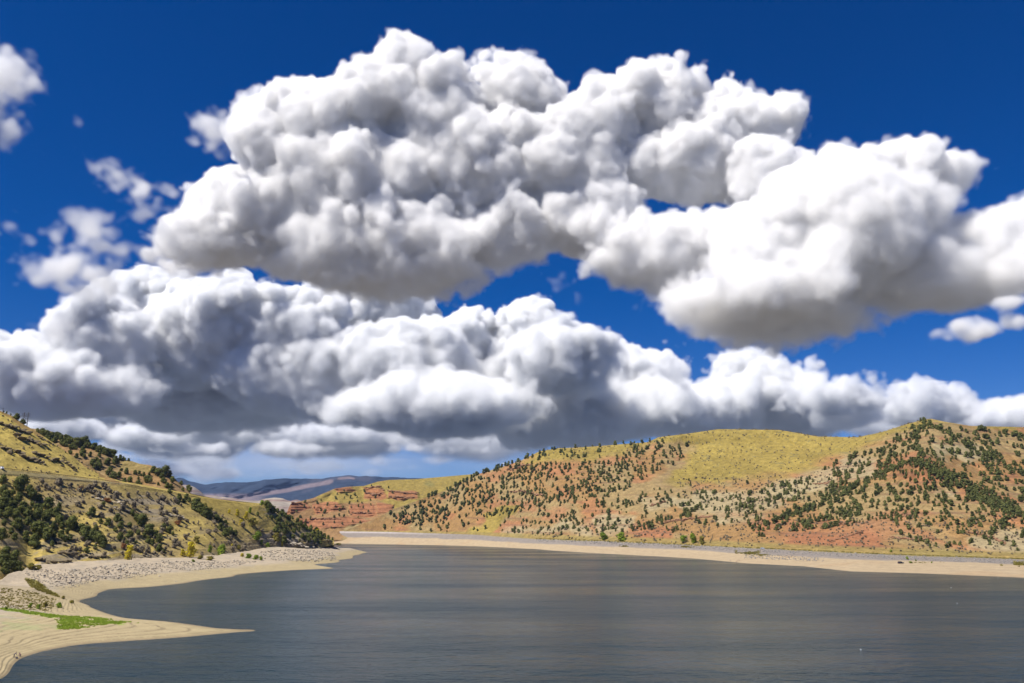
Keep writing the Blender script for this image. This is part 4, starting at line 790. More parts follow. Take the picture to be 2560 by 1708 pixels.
ledge(cr('560 1400 610 1410 660 1400 710 1430'), slope, 15, 'big rock overhang with a deep shadow at the slope foot', 11)
ledge(cr('740 1425 830 1440 930 1440 1000 1450'), slope, 9, 'row of square brown blocks right of the overhang', 12)
ledge(cr('500 1310 560 1320 620 1335'), slope, 9, 'rocky knob above the big overhang', 13)
ledge(cr('1400 1420 1450 1425 1520 1430'), slope, 10, 'brown block ledge between the yellow tree and the poplar', 14)
ledge(cr('1260 940 1320 955 1400 985 1480 1000', 4.7, 440, 1150), slope, 8, 'upper row of the yellowish rock steps on the last point', 15, mat=m_rock)
ledge(cr('1290 985 1360 1000 1440 1010 1530 1030 1620 1040', 4.7, 440, 1150), slope, 8, 'lower row of the yellowish rock steps on the last point', 16, mat=m_rock)
ledge(cr('1710 935 1760 945 1810 955', 4.7, 440, 1150), slope, 6, 'reddish ledge under the junipers at the very tip', 17)
ledge(cr('150 600 190 615 215 625'), slope, 14, 'dark bank of earth and roots at the frame edge above the flat', 18) if False else None
m_redr = plain('red_rock', (.25, .135, .07), .95, var=.35, scale=.8)
for k, (t, lb) in enumerate([('230 385 300 370 380 350 440 345', 'orange ledge below the yellow crest of the wooded spur'), ('1430 690 1480 675 1550 655', 'pale orange ledge in the middle of the wooded spur'), ('1470 850 1600 820 1750 800 1880 785 1970 780', 'long brown rock band above the bare red slope'), ('260 575 340 565 440 590 540 600', 'thin red ledge among the junipers of the spur')]):
    ledge(cr(t, 3.357, 1200, 1060), wood, 7, lb, 30 + k, mat=m_redr)
for k, (t, lb) in enumerate([('720 1130 800 1100 900 1070 1000 1040', 'dark crack ledge across the bare red slope'), ('1270 900 1350 905 1440 910', 'upper brown rock bed under the wooded shoulder'), ('1230 1090 1340 1100 1480 1110 1600 1090', 'lower brown rock bed beside the far road'), ('640 1000 740 990 850 975', 'brown bed above the bare red mound'), ('1830 1040 1960 1060 2080 1090 2200 1150', 'tan rock bed at the frame edge above the beach'), ('580 640 660 640 740 620', 'dark ledge high on the pale rock bench')]):
    ledge(cr(t, 3.357, 1860, 1020), wood, 7, lb, 40 + k, mat=m_redr)
for k, (t, lb) in enumerate([('785 370 850 360 920 365 960 390', 'top bed of the rounded red cliff'), ('790 420 860 425 960 430', 'middle bed of the rounded red cliff'), ('990 400 1080 405 1170 415 1270 420', 'upper bed of the long red ledge'), ('1000 450 1100 455 1230 460', 'lower bed of the long red ledge'), ('110 505 160 510 230 520', 'top bed of the stepped red prow'), ('640 600 730 600 850 600', 'main bed of the lower red cliff'), ('300 655 420 650 560 660', 'low red bed at the foot of the cliffs')]):
    ledge(cr(t, 3.672, 700, 1120), red, 6, lb, 60 + k, mat=m_redr)
print('rocks', time.time() - T0)
# ------------------------------------------------------------------ road furniture, vehicles, people, birds
m_steel = plain('weathered_steel', (.10, .085, .065), .6, .4); m_dark = plain('dark_timber', (.055, .04, .035), .9); m_ins = plain('insulator', (.25, .25, .27), .3)
def box(sx, sy, sz, c=(0, 0, 0)):
    v = np.array([[x, y, z] for x in (-.5, .5) for y in (-.5, .5) for z in (-.5, .5)]) * [sx, sy, sz] + c
    return v, np.array([[0, 1, 3, 2], [4, 6, 7, 5], [0, 4, 5, 1], [2, 3, 7, 6], [0, 2, 6, 4], [1, 5, 7, 3]])
def guardrail(line, us, label):
    P = [on(slope, u, float(np.interp(u, [q[0] for q in line], [q[1] for q in line]))) for u in us]
    o = empty('guardrail', P[0]); tag(o, label, 'guardrail'); Q = np.array(P) - P[0]
    d = np.gradient(Q, axis=0); nrm = np.stack([d[:, 1], -d[:, 0], 0 * d[:, 0]], 1); nrm /= np.linalg.norm(nrm, axis=1)[:, None]
    prof = [(.03, .5), (.09, .6), (.03, .68), (.09, .76), (.03, .86), (-.03, .86), (-.03, .5)]
    V = np.concatenate([Q + nrm * (a + .2) + np.array([0, 0, z + .1]) for a, z in prof]); n = len(Q); m = len(prof)
    i = np.arange(m)[:, None] * n + np.arange(n - 1)[None]; j = ((np.arange(m)[:, None] + 1) % m) * n + np.arange(n - 1)[None]
    mesh_np('rail', V, np.stack([i, i + 1, j + 1, j], -1).reshape(-1, 4), m_steel, o)
    V, Fq = box(.16, .16, 1.3, (0, 0, .35)); pm = mesh_np('post', V, Fq, m_dark, link=False)
    for k in range(0, n, max(1, n // 60)):
        b = bpy.data.objects.new('post', pm); b.location = Q[k] + nrm[k] * .1; put(b, o)
guardrail(ROAD_HI, np.linspace(-30, 300, 240), 'upper dark guardrail along the hillside road that carries the vehicle')
guardrail(ROAD_LO, np.linspace(-30, 470, 300), 'lower dark guardrail along the outer edge of the hillside road')
# H-frame power line structure on the skyline
def power_frame(u, v, hpx, gap, label):
    p = on(slope, u, v); hh = px_h(p, hpx); o = empty('power_pole', p); tag(o, label, 'power pole'); g = hh * gap
    for x in (-g / 2, g / 2): V, Fq = tube([(x, 0, -3), (x, 0, hh * .5), (x, 0, hh)], [.34, .3, .24]); mesh_np('pole', V, Fq, m_dark, o, smooth=True)
    for z in (.72, .86): V, Fq = box(g * 2.1, .28, .34, (0, -.3, hh * z)); mesh_np('crossarm', V, Fq, m_dark, o)
    for s in (-1, 1): V, Fq = tube([(-s * g / 2, .2, hh * .38), (s * g / 2, .2, hh * .6)], [.1, .1]); mesh_np('brace', V, Fq, m_dark, o)
    for x in (-.98, 0, .98): V, Fq = tube([(x * g, -.3, hh * .72), (x * g, -.3, hh * .72 - .5), (x * g, -.3, hh * .72 - 1.3)], [.06, .16, .1]); mesh_np('insulator', V, Fq, m_ins, o, smooth=True)
    return o, p, hh, g
pf, pp, ph, pg = power_frame(63, 1059, 31, .32, 'twin-pole timber power line structure with crossarms on the skyline')
w_end = at_y(-220, 955, 900); w_far = at_y(120, 1068, 960)
for k, x in enumerate((-.98, 0, .98)):
    a0 = pp + np.array([x * pg, -.3, ph * .72 - 1.3]); pts = []
    for q in (w_end + np.array([x * pg, 0, 0]), w_far + np.array([x * pg * .4, 0, 0])):
        t = np.linspace(0, 1, 12)[:, None]; seg = a0 + (q - a0) * t; seg[:, 2] -= 5 * (4 * t * (1 - t))[:, 0]; pts.append(tube(seg, [.035] * 12))
    V, Fq = join(pts); tag(mesh_np('power_line', V, Fq, m_dark), ('outermost power line wire on the twin-pole structure, camera side', 'middle power line wire between the two poles', 'power line wire on the hill side of the twin poles')[k], 'wire')
def single_pole(u, v, hpx, label):
    p = on(slope, u, v); hh = px_h(p, hpx); o = empty('utility_pole', p); tag(o, label, 'utility pole')
    V, Fq = tube([(0, 0, -2), (0, 0, hh * .6), (0, 0, hh)], [.2, .17, .12]); mesh_np('pole', V, Fq, m_dark, o, smooth=True); V, Fq = box(2.2, .2, .2, (0, -.2, hh * .9)); mesh_np('crossarm', V, Fq, m_dark, o)
single_pole(7, 1032, 12, 'short dark pole on the skyline at the top of the grassy hill')
# vehicles
m_glass = plain('vehicle_glass', (.02, .025, .03), .1, var=.05); m_tyre = plain('tyre_rubber', (.02, .02, .02), .9, var=.1); m_rim = plain('rim_metal', (.4, .4, .42), .4, .8, .05); m_lamp = plain('headlamp', (.7, .7, .68), .15, var=.02); m_red = plain('tail_lamp', (.35, .02, .02), .3, var=.02)
def vehicle(name, p, rz, paint, label, cat, L=4.7, wd=1.85, hgt=1.7, van=False):
    o = empty(name, p, rz); tag(o, label, cat); r = .36
    def prism(prof, w0, w1, yc=0):
        n = len(prof); V = np.array([[x, -(w0 if z < hgt * .58 else w1) / 2, z] for x, z in prof] + [[x, (w0 if z < hgt * .58 else w1) / 2, z] for x, z in prof]); return V, n
    if van: prof = [(-L / 2, .35), (-L / 2, hgt * .97), (-L * .46, hgt), (L * .22, hgt), (L * .36, hgt * .58), (L * .48, hgt * .5), (L / 2, hgt * .42), (L / 2, .35)]
    else: prof = [(-L / 2, .35), (-L / 2, hgt * .56), (-L * .47, hgt * .6), (-L * .38, hgt * .97), (-L * .3, hgt), (L * .08, hgt), (L * .24, hgt * .62), (L * .46, hgt * .54), (L / 2, hgt * .42), (L / 2, .35)]
    V, n = prism(prof, wd, wd * .84); bm = bmesh.new(); vs = [bm.verts.new(v) for v in V]
    bm.faces.new(vs[:n]); bm.faces.new(vs[n:][::-1])
    for k in range(n): bm.faces.new([vs[k], vs[n + k], vs[n + (k + 1) % n], vs[(k + 1) % n]])
    bmesh.ops.recalc_face_normals(bm, faces=bm.faces); bmesh.ops.bevel(bm, geom=bm.edges[:], offset=.05, segments=2, affect='EDGES')
    me = bpy.data.meshes.new('body'); bm.to_mesh(me); bm.free(); me.materials.append(paint); put(bpy.data.objects.new('body', me), o)
    x0, x1 = (-L * .42, L * .2) if van else (-L * .34, L * .08)
    for s in (-1, 1): V, Fq = box(x1 - x0, .03, hgt * .26, ((x0 + x1) / 2, s * (wd * .42 + .02), hgt * .78)); mesh_np('window', V, Fq, m_glass, o)
    a = L * .29 if van else L * .165; V, Fq = box(.03, wd * .72, hgt * .36, (0, 0, 0)); ws = mesh_np('windscreen', V, Fq, m_glass, o); ws.location = (a + .06, 0, hgt * .8); ws.rotation_euler = (0, -.75, 0)
    V, Fq = box(.03, wd * .7, hgt * .24, (-L * (.5 if van else .425) - .03, 0, hgt * .78)); mesh_np('rear_window', V, Fq, m_glass, o)
    for s in (-1, 1): V, Fq = box(.06, .3, .16, (L / 2 + .01, s * wd * .36, hgt * .44)); mesh_np('headlight', V, Fq, m_lamp, o)
    for s in (-1, 1): V, Fq = box(.05, .2, .3, (-L / 2 - .01, s * wd * .4, hgt * .46)); mesh_np('tail_light', V, Fq, m_red, o)
    for x in (-L * .31, L * .31):
        for s in (-1, 1):
            w = bpy.data.objects.new('wheel', None); w.location = (x, s * (wd / 2 - .06), r); put(w, o)
            an = np.arange(16) * 2 * np.pi / 16
            for nm, rr, hw, mt in (('tyre', r, .12, m_tyre), ('rim', r * .62, .135, m_rim)):
                ring = np.stack([np.cos(an) * rr, 0 * an, np.sin(an) * rr], 1); V = np.concatenate([ring + [0, -hw, 0], ring + [0, hw, 0], [[0, -hw, 0], [0, hw, 0]]]); i = np.arange(16); j = (i + 1) % 16
                bmx = [np.stack([i, j, j + 16, i + 16], -1), np.stack([i, i * 0 + 32, j], -1), np.stack([i + 16, j + 16, i * 0 + 33], -1)]; mesh_np(nm, V, bmx, mt, w)
m_wp = plain('white_paint', (.72, .74, .78), .3, var=.03, scale=1); m_bp = plain('dark_paint', (.012, .016, .035), .3, var=.1, scale=1); m_sp = plain('silver_paint', (.5, .55, .62), .3, .3, .03)
vehicle('car', on(bank, 2252, 1409), R(8), m_bp, 'dark blue car parked on the far beach beside a lime bush', 'car', 5.0, 1.9, 1.75)
vehicle('delivery_van', on(slope, 4, 1173), R(-38), m_wp, 'pale vehicle at the frame edge on the hillside road', 'van', 5.6, 2.0, 2.3, True)
vehicle('car', on(bank, 1907, 1372.5), R(-14), m_sp, 'silver-blue car parked on the verge of the far road', 'car', 4.8, 1.9, 1.6)
# people: one continuous skinned body, hair and clothing colours by zone
m_skin = plain('skin', (.38, .22, .15), .6, var=.05); m_hair = plain('hair', (.03, .02, .015), .8)
def person(p, rz, label, shirt, pants, pose='stand', s=1.0):
    o = empty('person', p, rz, s); tag(o, label, 'person')
    N = {}; E = []
    def n(k, c, r, par=None): N[k] = (c, r); E.append((par, k)) if par else None
    bend = {'stand': 0.0, 'stoop': .75, 'crouch': .9, 'walk': .08}[pose]; hz = .52 if pose == 'crouch' else .92
    cb, sb = math.cos(bend), math.sin(bend)
    up = lambda d, y=0.0, x=0.0: (x + sb * d, y, hz + cb * d)
    n('pelvis', (0, 0, hz), .145); n('belly', up(.2), .135, 'pelvis'); n('chest', up(.42), .155, 'belly'); n('neck', up(.56), .055, 'chest'); n('jaw', up(.63, 0, .02), .075, 'neck'); n('head', up(.74, 0, .02), .098, 'jaw'); n('nose', up(.69, 0, .115), .018, 'jaw')
    for y in (-1, 1):
        k = 'L' if y > 0 else 'R'; st = {'stand': .05, 'stoop': .12, 'crouch': .06, 'walk': .24}[pose] * y
        n('hip' + k, (0, .09 * y, hz - .06), .1, 'pelvis')
        if pose == 'crouch': n('knee' + k, (.34, .13 * y, .42), .07, 'hip' + k); n('ankle' + k, (.04, .12 * y, .09), .05, 'knee' + k)
        else: n('knee' + k, (st * .6 + .03, .1 * y, .48), .068, 'hip' + k); n('ankle' + k, (st - .03, .1 * y, .09), .048, 'knee' + k)
        ax = N['ankle' + k][0]; n('toe' + k, (ax[0] + .19, ax[1] + .02 * y, .035), .042, 'ankle' + k)
        n('shoulder' + k, up(.48, .19 * y), .068, 'chest')
        sh = N['shoulder' + k][0]
        if pose == 'stand': el, wr = (sh[0] - .02, .25 * y, sh[2] - .29), (sh[0] + .08, .25 * y, sh[2] - .52)
        elif pose == 'walk': el, wr = (sh[0] - .12 * y, .24 * y, sh[2] - .27), (sh[0] - .1 * y + .14, .22 * y, sh[2] - .48)
        else: el, wr = (sh[0] + .12, .22 * y, sh[2] - .26), (sh[0] + .3, .14 * y, sh[2] - .44)
        n('elbow' + k, el, .046, 'shoulder' + k); n('wrist' + k, wr, .032, 'elbow' + k); d = np.array(wr) - np.array(el); d /= np.linalg.norm(d); side = np.array([0, 1.0, 0]) if abs(d[1]) < .8 else np.array([1.0, 0, 0]); sx = np.cross(d, side); sx /= np.linalg.norm(sx)
        pa = np.array(wr) + d * .07; n('palm' + k, tuple(pa), .034, 'wrist' + k)
        for f, (off, ln) in enumerate([(-.03, .075), (-.01, .088), (.01, .082), (.03, .062)]):
            b1 = pa + sx * off + d * .035; b2 = b1 + d * ln * .55 + side * -.012 * y; b3 = b2 + d * ln * .4 + side * -.03 * y
            n(f'f{f}a' + k, tuple(b1), .010, 'palm' + k); n(f'f{f}b' + k, tuple(b2), .009, f'f{f}a' + k); n(f'f{f}c' + k, tuple(b3), .008, f'f{f}b' + k)
        t1 = np.array(wr) + d * .04 - sx * .035; t2 = t1 + d * .035 - sx * .025; n('ta' + k, tuple(t1), .012, 'palm' + k); n('tb' + k, tuple(t2), .010, 'ta' + k)
    keys = list(N); me = bpy.data.meshes.new('body'); me.from_pydata([N[k][0] for k in keys], [(keys.index(a), keys.index(b)) for a, b in E], [])
    b = put(bpy.data.objects.new('body', me)); sk = b.modifiers.new('skin', 'SKIN'); b.modifiers.new('sub', 'SUBSURF').levels = 1
    for i, k in enumerate(keys): me.skin_vertices[0].data[i].radius = (N[k][1], N[k][1])
    me.skin_vertices[0].data[0].use_root = True
    dg = bpy.context.evaluated_depsgraph_get(); m2 = bpy.data.meshes.new_from_object(b.evaluated_get(dg)); bpy.data.objects.remove(b); m2.name = 'body'
    m2.materials.clear()
    for m in (m_skin, shirt, pants, m_dark): m2.materials.append(m)
    hd = np.array(N['neck'][0]); hands = [np.array(N['wrist' + k][0]) for k in 'LR']
    for f in m2.polygons:
        c = np.array(f.center); f.use_smooth = True
        if c[2] < .1: f.material_index = 3
        elif np.linalg.norm(c - np.array(N['head'][0])) < .19 or min(np.linalg.norm(c - h) for h in hands) < .15: f.material_index = 0
        elif np.dot(c - np.array(N['pelvis'][0]), np.array([sb, 0, cb])) > .05 or min(np.linalg.norm(c - np.array(N['elbow' + k][0])) for k in 'LR') < .16: f.material_index = 1
        else: f.material_index = 2
    put(bpy.data.objects.new('body', m2), o)
    bm = bmesh.new(); bmesh.ops.create_icosphere(bm, subdivisions=2, radius=.125)
    for v in bm.verts:
        if v.co.x > .045 and v.co.z < .05: v.co.x = .03
        if v.co.z < -.06: v.co.z = -.06
    hm = bpy.data.meshes.new('hair'); bm.to_mesh(hm); bm.free(); hm.materials.append(m_hair); h = put(bpy.data.objects.new('hair', hm), o); h.location = np.array(N['head'][0]) + np.array([-.015, 0, .022])
m_s1 = plain('purple_grey_cloth', (.13, .10, .15), .9); m_p1 = plain('dark_denim', (.05, .045, .075), .9); m_s2 = plain('plum_cloth', (.15, .06, .09), .9); m_s3 = plain('red_cloth', (.35, .10, .08), .9); m_s4 = plain('tan_cloth', (.30, .2, .13), .9)
person(on_beach(34.5, 1645), R(20), 'stooping person in purple-grey clothes standing on the stepped near beach', m_s1, m_p1, 'stoop', 1.05)
person(on_beach(51, 1642), R(160), 'person in plum clothes crouching at the water edge of the near beach', m_s2, m_p1, 'crouch')
for (u, v), pose, sh, lb in zip([(1825.5, 1404), (1841, 1406.3), (1845, 1404.5), (1848.5, 1403)], ['stand', 'walk', 'stand', 'walk'], [m_s1, m_s3, m_p1, m_s4], ['person in grey standing apart on the far beach', 'person in red walking closest to the water on the far beach', 'person in dark clothes between two others on the far beach', 'person in tan walking highest of three on the far beach']):
    person(on(bank, u, v), rng.uniform(0, 6), lb, sh, m_p1, pose)
# bag on the near beach
bm = bmesh.new(); bmesh.ops.create_cube(bm, size=1); bmesh.ops.scale(bm, vec=(.62, .4, .42), verts=bm.verts); bmesh.ops.bevel(bm, geom=bm.edges[:], offset=.1, segments=3, affect='EDGES')
me = bpy.data.meshes.new('bag'); bm.to_mesh(me); bm.free(); me.materials.append(m_p1); bag = empty('duffel_bag', on_beach(41.5, 1646.5) + np.array([0, 0, .2])); tag(bag, 'dark bag lying on the near beach at the stooping person\'s feet', 'bag'); put(bpy.data.objects.new('body', me), bag)
V, Fq = tube([(-.22, 0, .18), (-.14, 0, .34), (.14, 0, .34), (.22, 0, .18)], [.025] * 4); mesh_np('handle', V, Fq, m_p1, bag, smooth=True)
# gulls on the water
m_gull = plain('gull_white', (.8, .8, .78), .7, var=.05); m_gw = plain('gull_grey', (.4, .42, .45), .7); m_beak = plain('beak', (.6, .4, .05), .5)
def gull(p, rz, label):
    o = empty('gull', p, rz); tag(o, label, 'gull', None)
    P = [(-.26, 0, .1), (-.16, 0, .09), (0, 0, .09), (.12, 0, .13), (.17, 0, .24), (.2, 0, .3), (.25, 0, .3)]; V, Fq = tube(P, [.02, .08, .12, .09, .05, .055, .03]); mesh_np('body', V, Fq, m_gull, o, smooth=True)
    V, Fq = tube([(.24, 0, .3), (.29, 0, .295), (.33, 0, .285)], [.016, .013, .004]); mesh_np('beak', V, Fq, m_beak, o)
    for s in (-1, 1): V, Fq = tube([(.1, s * .09, .15), (-.05, s * .11, .16), (-.3, s * .03, .14)], [.03, .05, .01]); V[:, 1] = s * .09 + (V[:, 1] - s * .09) * .4; mesh_np('wing', V, Fq, m_gw, o, smooth=True)
for k, (u, v, lb) in enumerate([(2152, 1625, 'lone white gull floating on the open lake nearest the camera'), (2495, 1444.5, 'white gull floating close under the far beach'), (2378, 1470, 'white gull floating some way off the far beach'), (2393, 1509, 'white gull floating alone farther out from the far beach')]):
    gull(at_z(u, v), rng.uniform(0, 6), lb)
# mast on the skyline and a small sign on the ridge
p = on(wood, 1258, 1166); o = empty('radio_mast', p); tag(o, 'small pale radio mast on the wooded skyline', 'mast')
for x in (-1, 1): V, Fq = tube([(x * 1.2, 0, -2), (x * 1.2, 0, 3), (x * 1.2, 0, 7.5)], [.2, .2, .15]); mesh_np('pole', V, Fq, m_gull, o)
V, Fq = box(3.2, .5, 1.3, (0, 0, 6.0)); mesh_np('panel', V, Fq, m_gull, o)
p = on(slope, 508, 1240); o = empty('road_sign', p); tag(o, 'small grey-blue road sign on the grassy ridge', 'sign')
V, Fq = tube([(0, 0, -.5), (0, 0, 1.2), (0, 0, 2.6)], [.06, .06, .06]); mesh_np('post', V, Fq, m_steel, o); V, Fq = box(.95, .05, .95, (0, -.08, 2.5)); mesh_np('panel', V, Fq, plain('sign_back', (.2, .26, .32), .5, .3), o)
print('objects', time.time() - T0)
#@@OBJECTS-END
#@@CLOUDS-BEGIN
# ------------------------------------------------------------------ clouds: fields of vapour built from heaped billows and noise, lit by the sun and the sky
KD = 2560 / 2350
def bspl(nout, ncell):
    t = np.linspace(0, ncell - 1e-4, nout); i = np.floor(t).astype(int); f = t - i
    B = np.zeros((nout, ncell + 3), np.float32); w = [(1 - f) ** 3 / 6, (3 * f ** 3 - 6 * f ** 2 + 4) / 6, (-3 * f ** 3 + 3 * f ** 2 + 3 * f + 1) / 6, f ** 3 / 6]
    for k in range(4): B[np.arange(nout), i + k] = w[k]
    return B
def vnoise(r, shape, cells):
    L = r.standard_normal([c + 3 for c in cells]).astype(np.float32)
    for ax in range(3): L = np.moveaxis(np.tensordot(bspl(shape[ax], cells[ax]), L, axes=(1, ax)), 0, ax)
    return L * 1.9
def cloud_mat(name, dens, col):
    m = bpy.data.materials.new(name); m.use_nodes = True; t = m.node_tree; t.nodes.clear()
    o = t.nodes.new('ShaderNodeOutputMaterial'); v = t.nodes.new('ShaderNodeVolumePrincipled'); t.links.new(v.outputs[0], o.inputs['Volume'])
    v.inputs['Density Attribute'].default_value = 'density'; v.inputs['Density'].default_value = dens; v.inputs['Color'].default_value = (*col, 1); v.inputs['Anisotropy'].default_value = 0.0
    return m
def cloud(items, vox, amp, dens, seed, label, base=1500., rise=900., edge=3.0, soft_base=14.0, octaves=(700, 330, 160, 80, 40, 22), col=(1, .998, .996), infl=1.0, n1=110, bias=0.0, gain=.62, billow=True, subs=7, wisp=0.0):
    """items: billows seen at (x, y) with half sizes (rx, ry), at distance Y, depth factor dr"""
    r = np.random.default_rng(seed); vox = np.array(vox, float); E = []
    for x, y, rx, ry, Y, dr in items:
        a, e = ae(x * KD, y * KD); p = np.array([a * Y, Y, H + e * Y]); s = Y * KD / F / (CP - (854 - y * KD) / F * SP)
        E.append((p, np.array([rx * s, dr * rx * s, ry * s]) * infl))
    pad = amp * vox[0] / 11 * 1.1; lo = np.min([c - q * 1.22 - pad for c, q in E], 0); hi = np.max([c + q * 1.22 + pad for c, q in E], 0); lo[2] = max(lo[2], 650)
    n = np.maximum(np.ceil((hi - lo) / vox).astype(int), 4); ax = [(lo[i] + np.arange(n[i]) * (hi[i] - lo[i]) / (n[i] - 1)).astype(np.float32) for i in range(3)]
    sdf = np.full(n, 400 * vox[0] / 11, np.float32)
    def paint(c, q):
        x = max(1.4, 1 + 2.4 * amp * vox[0] / 11 / min(q)) if q[0] > 90 * vox[0] / 11 or n1 < 40 else 1.4
        i0 = [max(0, int((c[k] - x * q[k] - lo[k]) / (hi[k] - lo[k]) * n[k])) for k in range(3)]; i1 = [min(n[k], int((c[k] + x * q[k] - lo[k]) / (hi[k] - lo[k]) * n[k]) + 2) for k in range(3)]
        if min(i1[k] - i0[k] for k in range(3)) <= 0: return
        g = [((ax[k][i0[k]:i1[k]] - c[k]) / q[k]) ** 2 for k in range(3)]
        v = (np.sqrt(g[0][:, None, None] + g[1][None, :, None] + g[2][None, None, :]) - 1) * min(q)
        b = sdf[i0[0]:i1[0], i0[1]:i1[1], i0[2]:i1[2]]; np.minimum(b, v, out=b)
    for c, q in E:
        paint(c, q * .88); rm = min(q)
        for _ in range(min(int(46 * (q[0] * q[2] + q[0] * q[1]) / (2 * rm * rm)), n1)):
            d = r.standard_normal(3); d /= np.linalg.norm(d)
            if d[2] < -.25: d[2] *= -1
            top = d[2] > .3; r1 = rm * (r.uniform(.18, .5) if top else r.uniform(.4, .6)); c1 = c + d * q * (r.uniform(.56, .84) if top else r.uniform(.4, .58)); paint(c1, np.array([r1] * 3) * r.uniform(.9, 1.15, 3))
            for _ in range(subs if top else 0):
                e = r.standard_normal(3); e /= np.linalg.norm(e)
                if e @ d < -.1: e = -e
                paint(c1 + e * r1 * r.uniform(.66, .95), np.array([r1 * r.uniform(.25, .48)] * 3))
    nz = np.zeros(n, np.float32); a = 1.0
    for wl in octaves:
        cells = [max(1, int(round((hi - lo)[k] / (wl * vox[0] / 11)))) for k in range(3)]
        if max(cells[k] / n[k] for k in range(3)) > .62: break
        q = vnoise(r, n, cells); nz += (a * q if not billow else (1.0 if wl > 500 else .55 if wl > 250 else .36 if wl > 120 else .31 if wl > 60 else .29 if wl > 30 else .28) * (.8 * q + .4 * (.72 - np.abs(q)) if wl < 100 else q)); a *= gain
    sdf += nz * (amp * vox[0] / 11) + bias * vox[0] / 11
    wd = vox[0] * (edge + soft_base * (1 - np.clip((ax[2][None, None, :] - base) / rise, 0, 1)) ** 2)
    den = (np.clip(-sdf / wd, 0, 1) ** 1.4).astype(np.float32)
    if wisp:   # torn shreds round the edges
        nz *= 0; a = 1.0
        for wl in (260, 120, 60, 30):
            nz += a * vnoise(r, n, [max(1, int(round((hi - lo)[k] / (wl * vox[0] / 11)))) for k in range(3)]); a *= .75
        den = np.maximum(den, wisp * np.clip(nz * .9 - .45 - np.maximum(sdf, 0) / (3.2 * vox[0]), 0, 1)).astype(np.float32)
    for k in range(3):   # nothing is cut off at the sides of the field
        f = np.clip(np.minimum(np.arange(n[k]), n[k] - 1 - np.arange(n[k])) / 5., 0, 1).astype(np.float32); den *= f.reshape([-1 if q == k else 1 for q in range(3)])
    N = int(n.prod()); me = bpy.data.meshes.new('clouds'); me.vertices.add(N)
    me.attributes.new('density_field', 'FLOAT', 'POINT').data.foreach_set('value', den.ravel())
    mat = cloud_mat('cloud_vapour', dens, col); me.materials.append(mat); ob = put(bpy.data.objects.new('clouds', me)); tag(ob, label, kind='stuff')
    g = bpy.data.node_groups.new('clouds', 'GeometryNodeTree'); g.interface.new_socket('Geometry', in_out='INPUT', socket_type='NodeSocketGeometry'); g.interface.new_socket('Geometry', in_out='OUTPUT', socket_type='NodeSocketGeometry')
    Nn, L = g.nodes, g.links; gi = Nn.new('NodeGroupInput'); go = Nn.new('NodeGroupOutput'); vc = Nn.new('GeometryNodeVolumeCube'); si = Nn.new('GeometryNodeSampleIndex'); si.data_type = 'FLOAT'; si.domain = 'POINT'
    na = Nn.new('GeometryNodeInputNamedAttribute'); na.data_type = 'FLOAT'; na.inputs[0].default_value = 'density_field'; ps = Nn.new('GeometryNodeInputPosition'); sep = Nn.new('ShaderNodeSeparateXYZ'); L.new(ps.outputs[0], sep.inputs[0])
    vc.inputs['Min'].default_value = [float(x) for x in lo]; vc.inputs['Max'].default_value = [float(x) for x in hi]
    for k, nm in enumerate(('Resolution X', 'Resolution Y', 'Resolution Z')): vc.inputs[nm].default_value = int(n[k])
    acc = None
    for k, mul in ((0, int(n[1] * n[2])), (1, int(n[2])), (2, 1)):
        st = float((n[k] - 1) / (hi[k] - lo[k])); m = Nn.new('ShaderNodeMath'); m.operation = 'MULTIPLY_ADD'; L.new(sep.outputs[k], m.inputs[0]); m.inputs[1].default_value = st; m.inputs[2].default_value = float(-lo[k] * st)
        fi = Nn.new('FunctionNodeFloatToInt'); fi.rounding_mode = 'ROUND'; L.new(m.outputs[0], fi.inputs[0]); im = Nn.new('FunctionNodeIntegerMath'); im.operation = 'MULTIPLY'; L.new(fi.outputs[0], im.inputs[0]); im.inputs[1].default_value = mul
        if acc is None: acc = im.outputs[0]
        else: ad = Nn.new('FunctionNodeIntegerMath'); ad.operation = 'ADD'; L.new(acc, ad.inputs[0]); L.new(im.outputs[0], ad.inputs[1]); acc = ad.outputs[0]
    L.new(gi.outputs[0], si.inputs['Geometry']); L.new(na.outputs[0], si.inputs['Value']); L.new(acc, si.inputs['Index']); L.new(si.outputs[0], vc.inputs['Density'])
    sm_ = Nn.new('GeometryNodeSetMaterial'); sm_.inputs['Material'].default_value = mat; L.new(vc.outputs[0], sm_.inputs[0]); L.new(sm_.outputs[0], go.inputs[0]); ob.modifiers.new('vapour', 'NODES').node_group = g
    print('cloud', n, round(N / 1e6, 1), 'M', time.time() - T0)
UP = [(900, 235, 115, 130), (915, 150, 60, 45), (760, 310, 190, 135), (640, 330, 110, 125), (680, 250, 90, 60), (1000, 290, 170, 155), (1110, 170, 50, 50), (1170, 220, 100, 100), (1210, 250, 70, 90), (1100, 400, 230, 180), (820, 430, 290, 160), (590, 490, 165, 90), (500, 540, 110, 42), (900, 560, 340, 90), (820, 600, 260, 45), (1150, 540, 230, 110), (1300, 390, 170, 140), (1400, 300, 100, 90), (1520, 250, 110, 108), (1650, 290, 130, 118), (1745, 300, 100, 95), (1590, 380, 210, 105), (1340, 530, 160, 100), (520, 580, 150, 32), (1020, 630, 260, 40)]
LOW_R = [(1450, 600, 180, 72), (1590, 565, 120, 62), (1760, 400, 110, 80), (1400, 545, 110, 60), (1720, 520, 60, 36)]
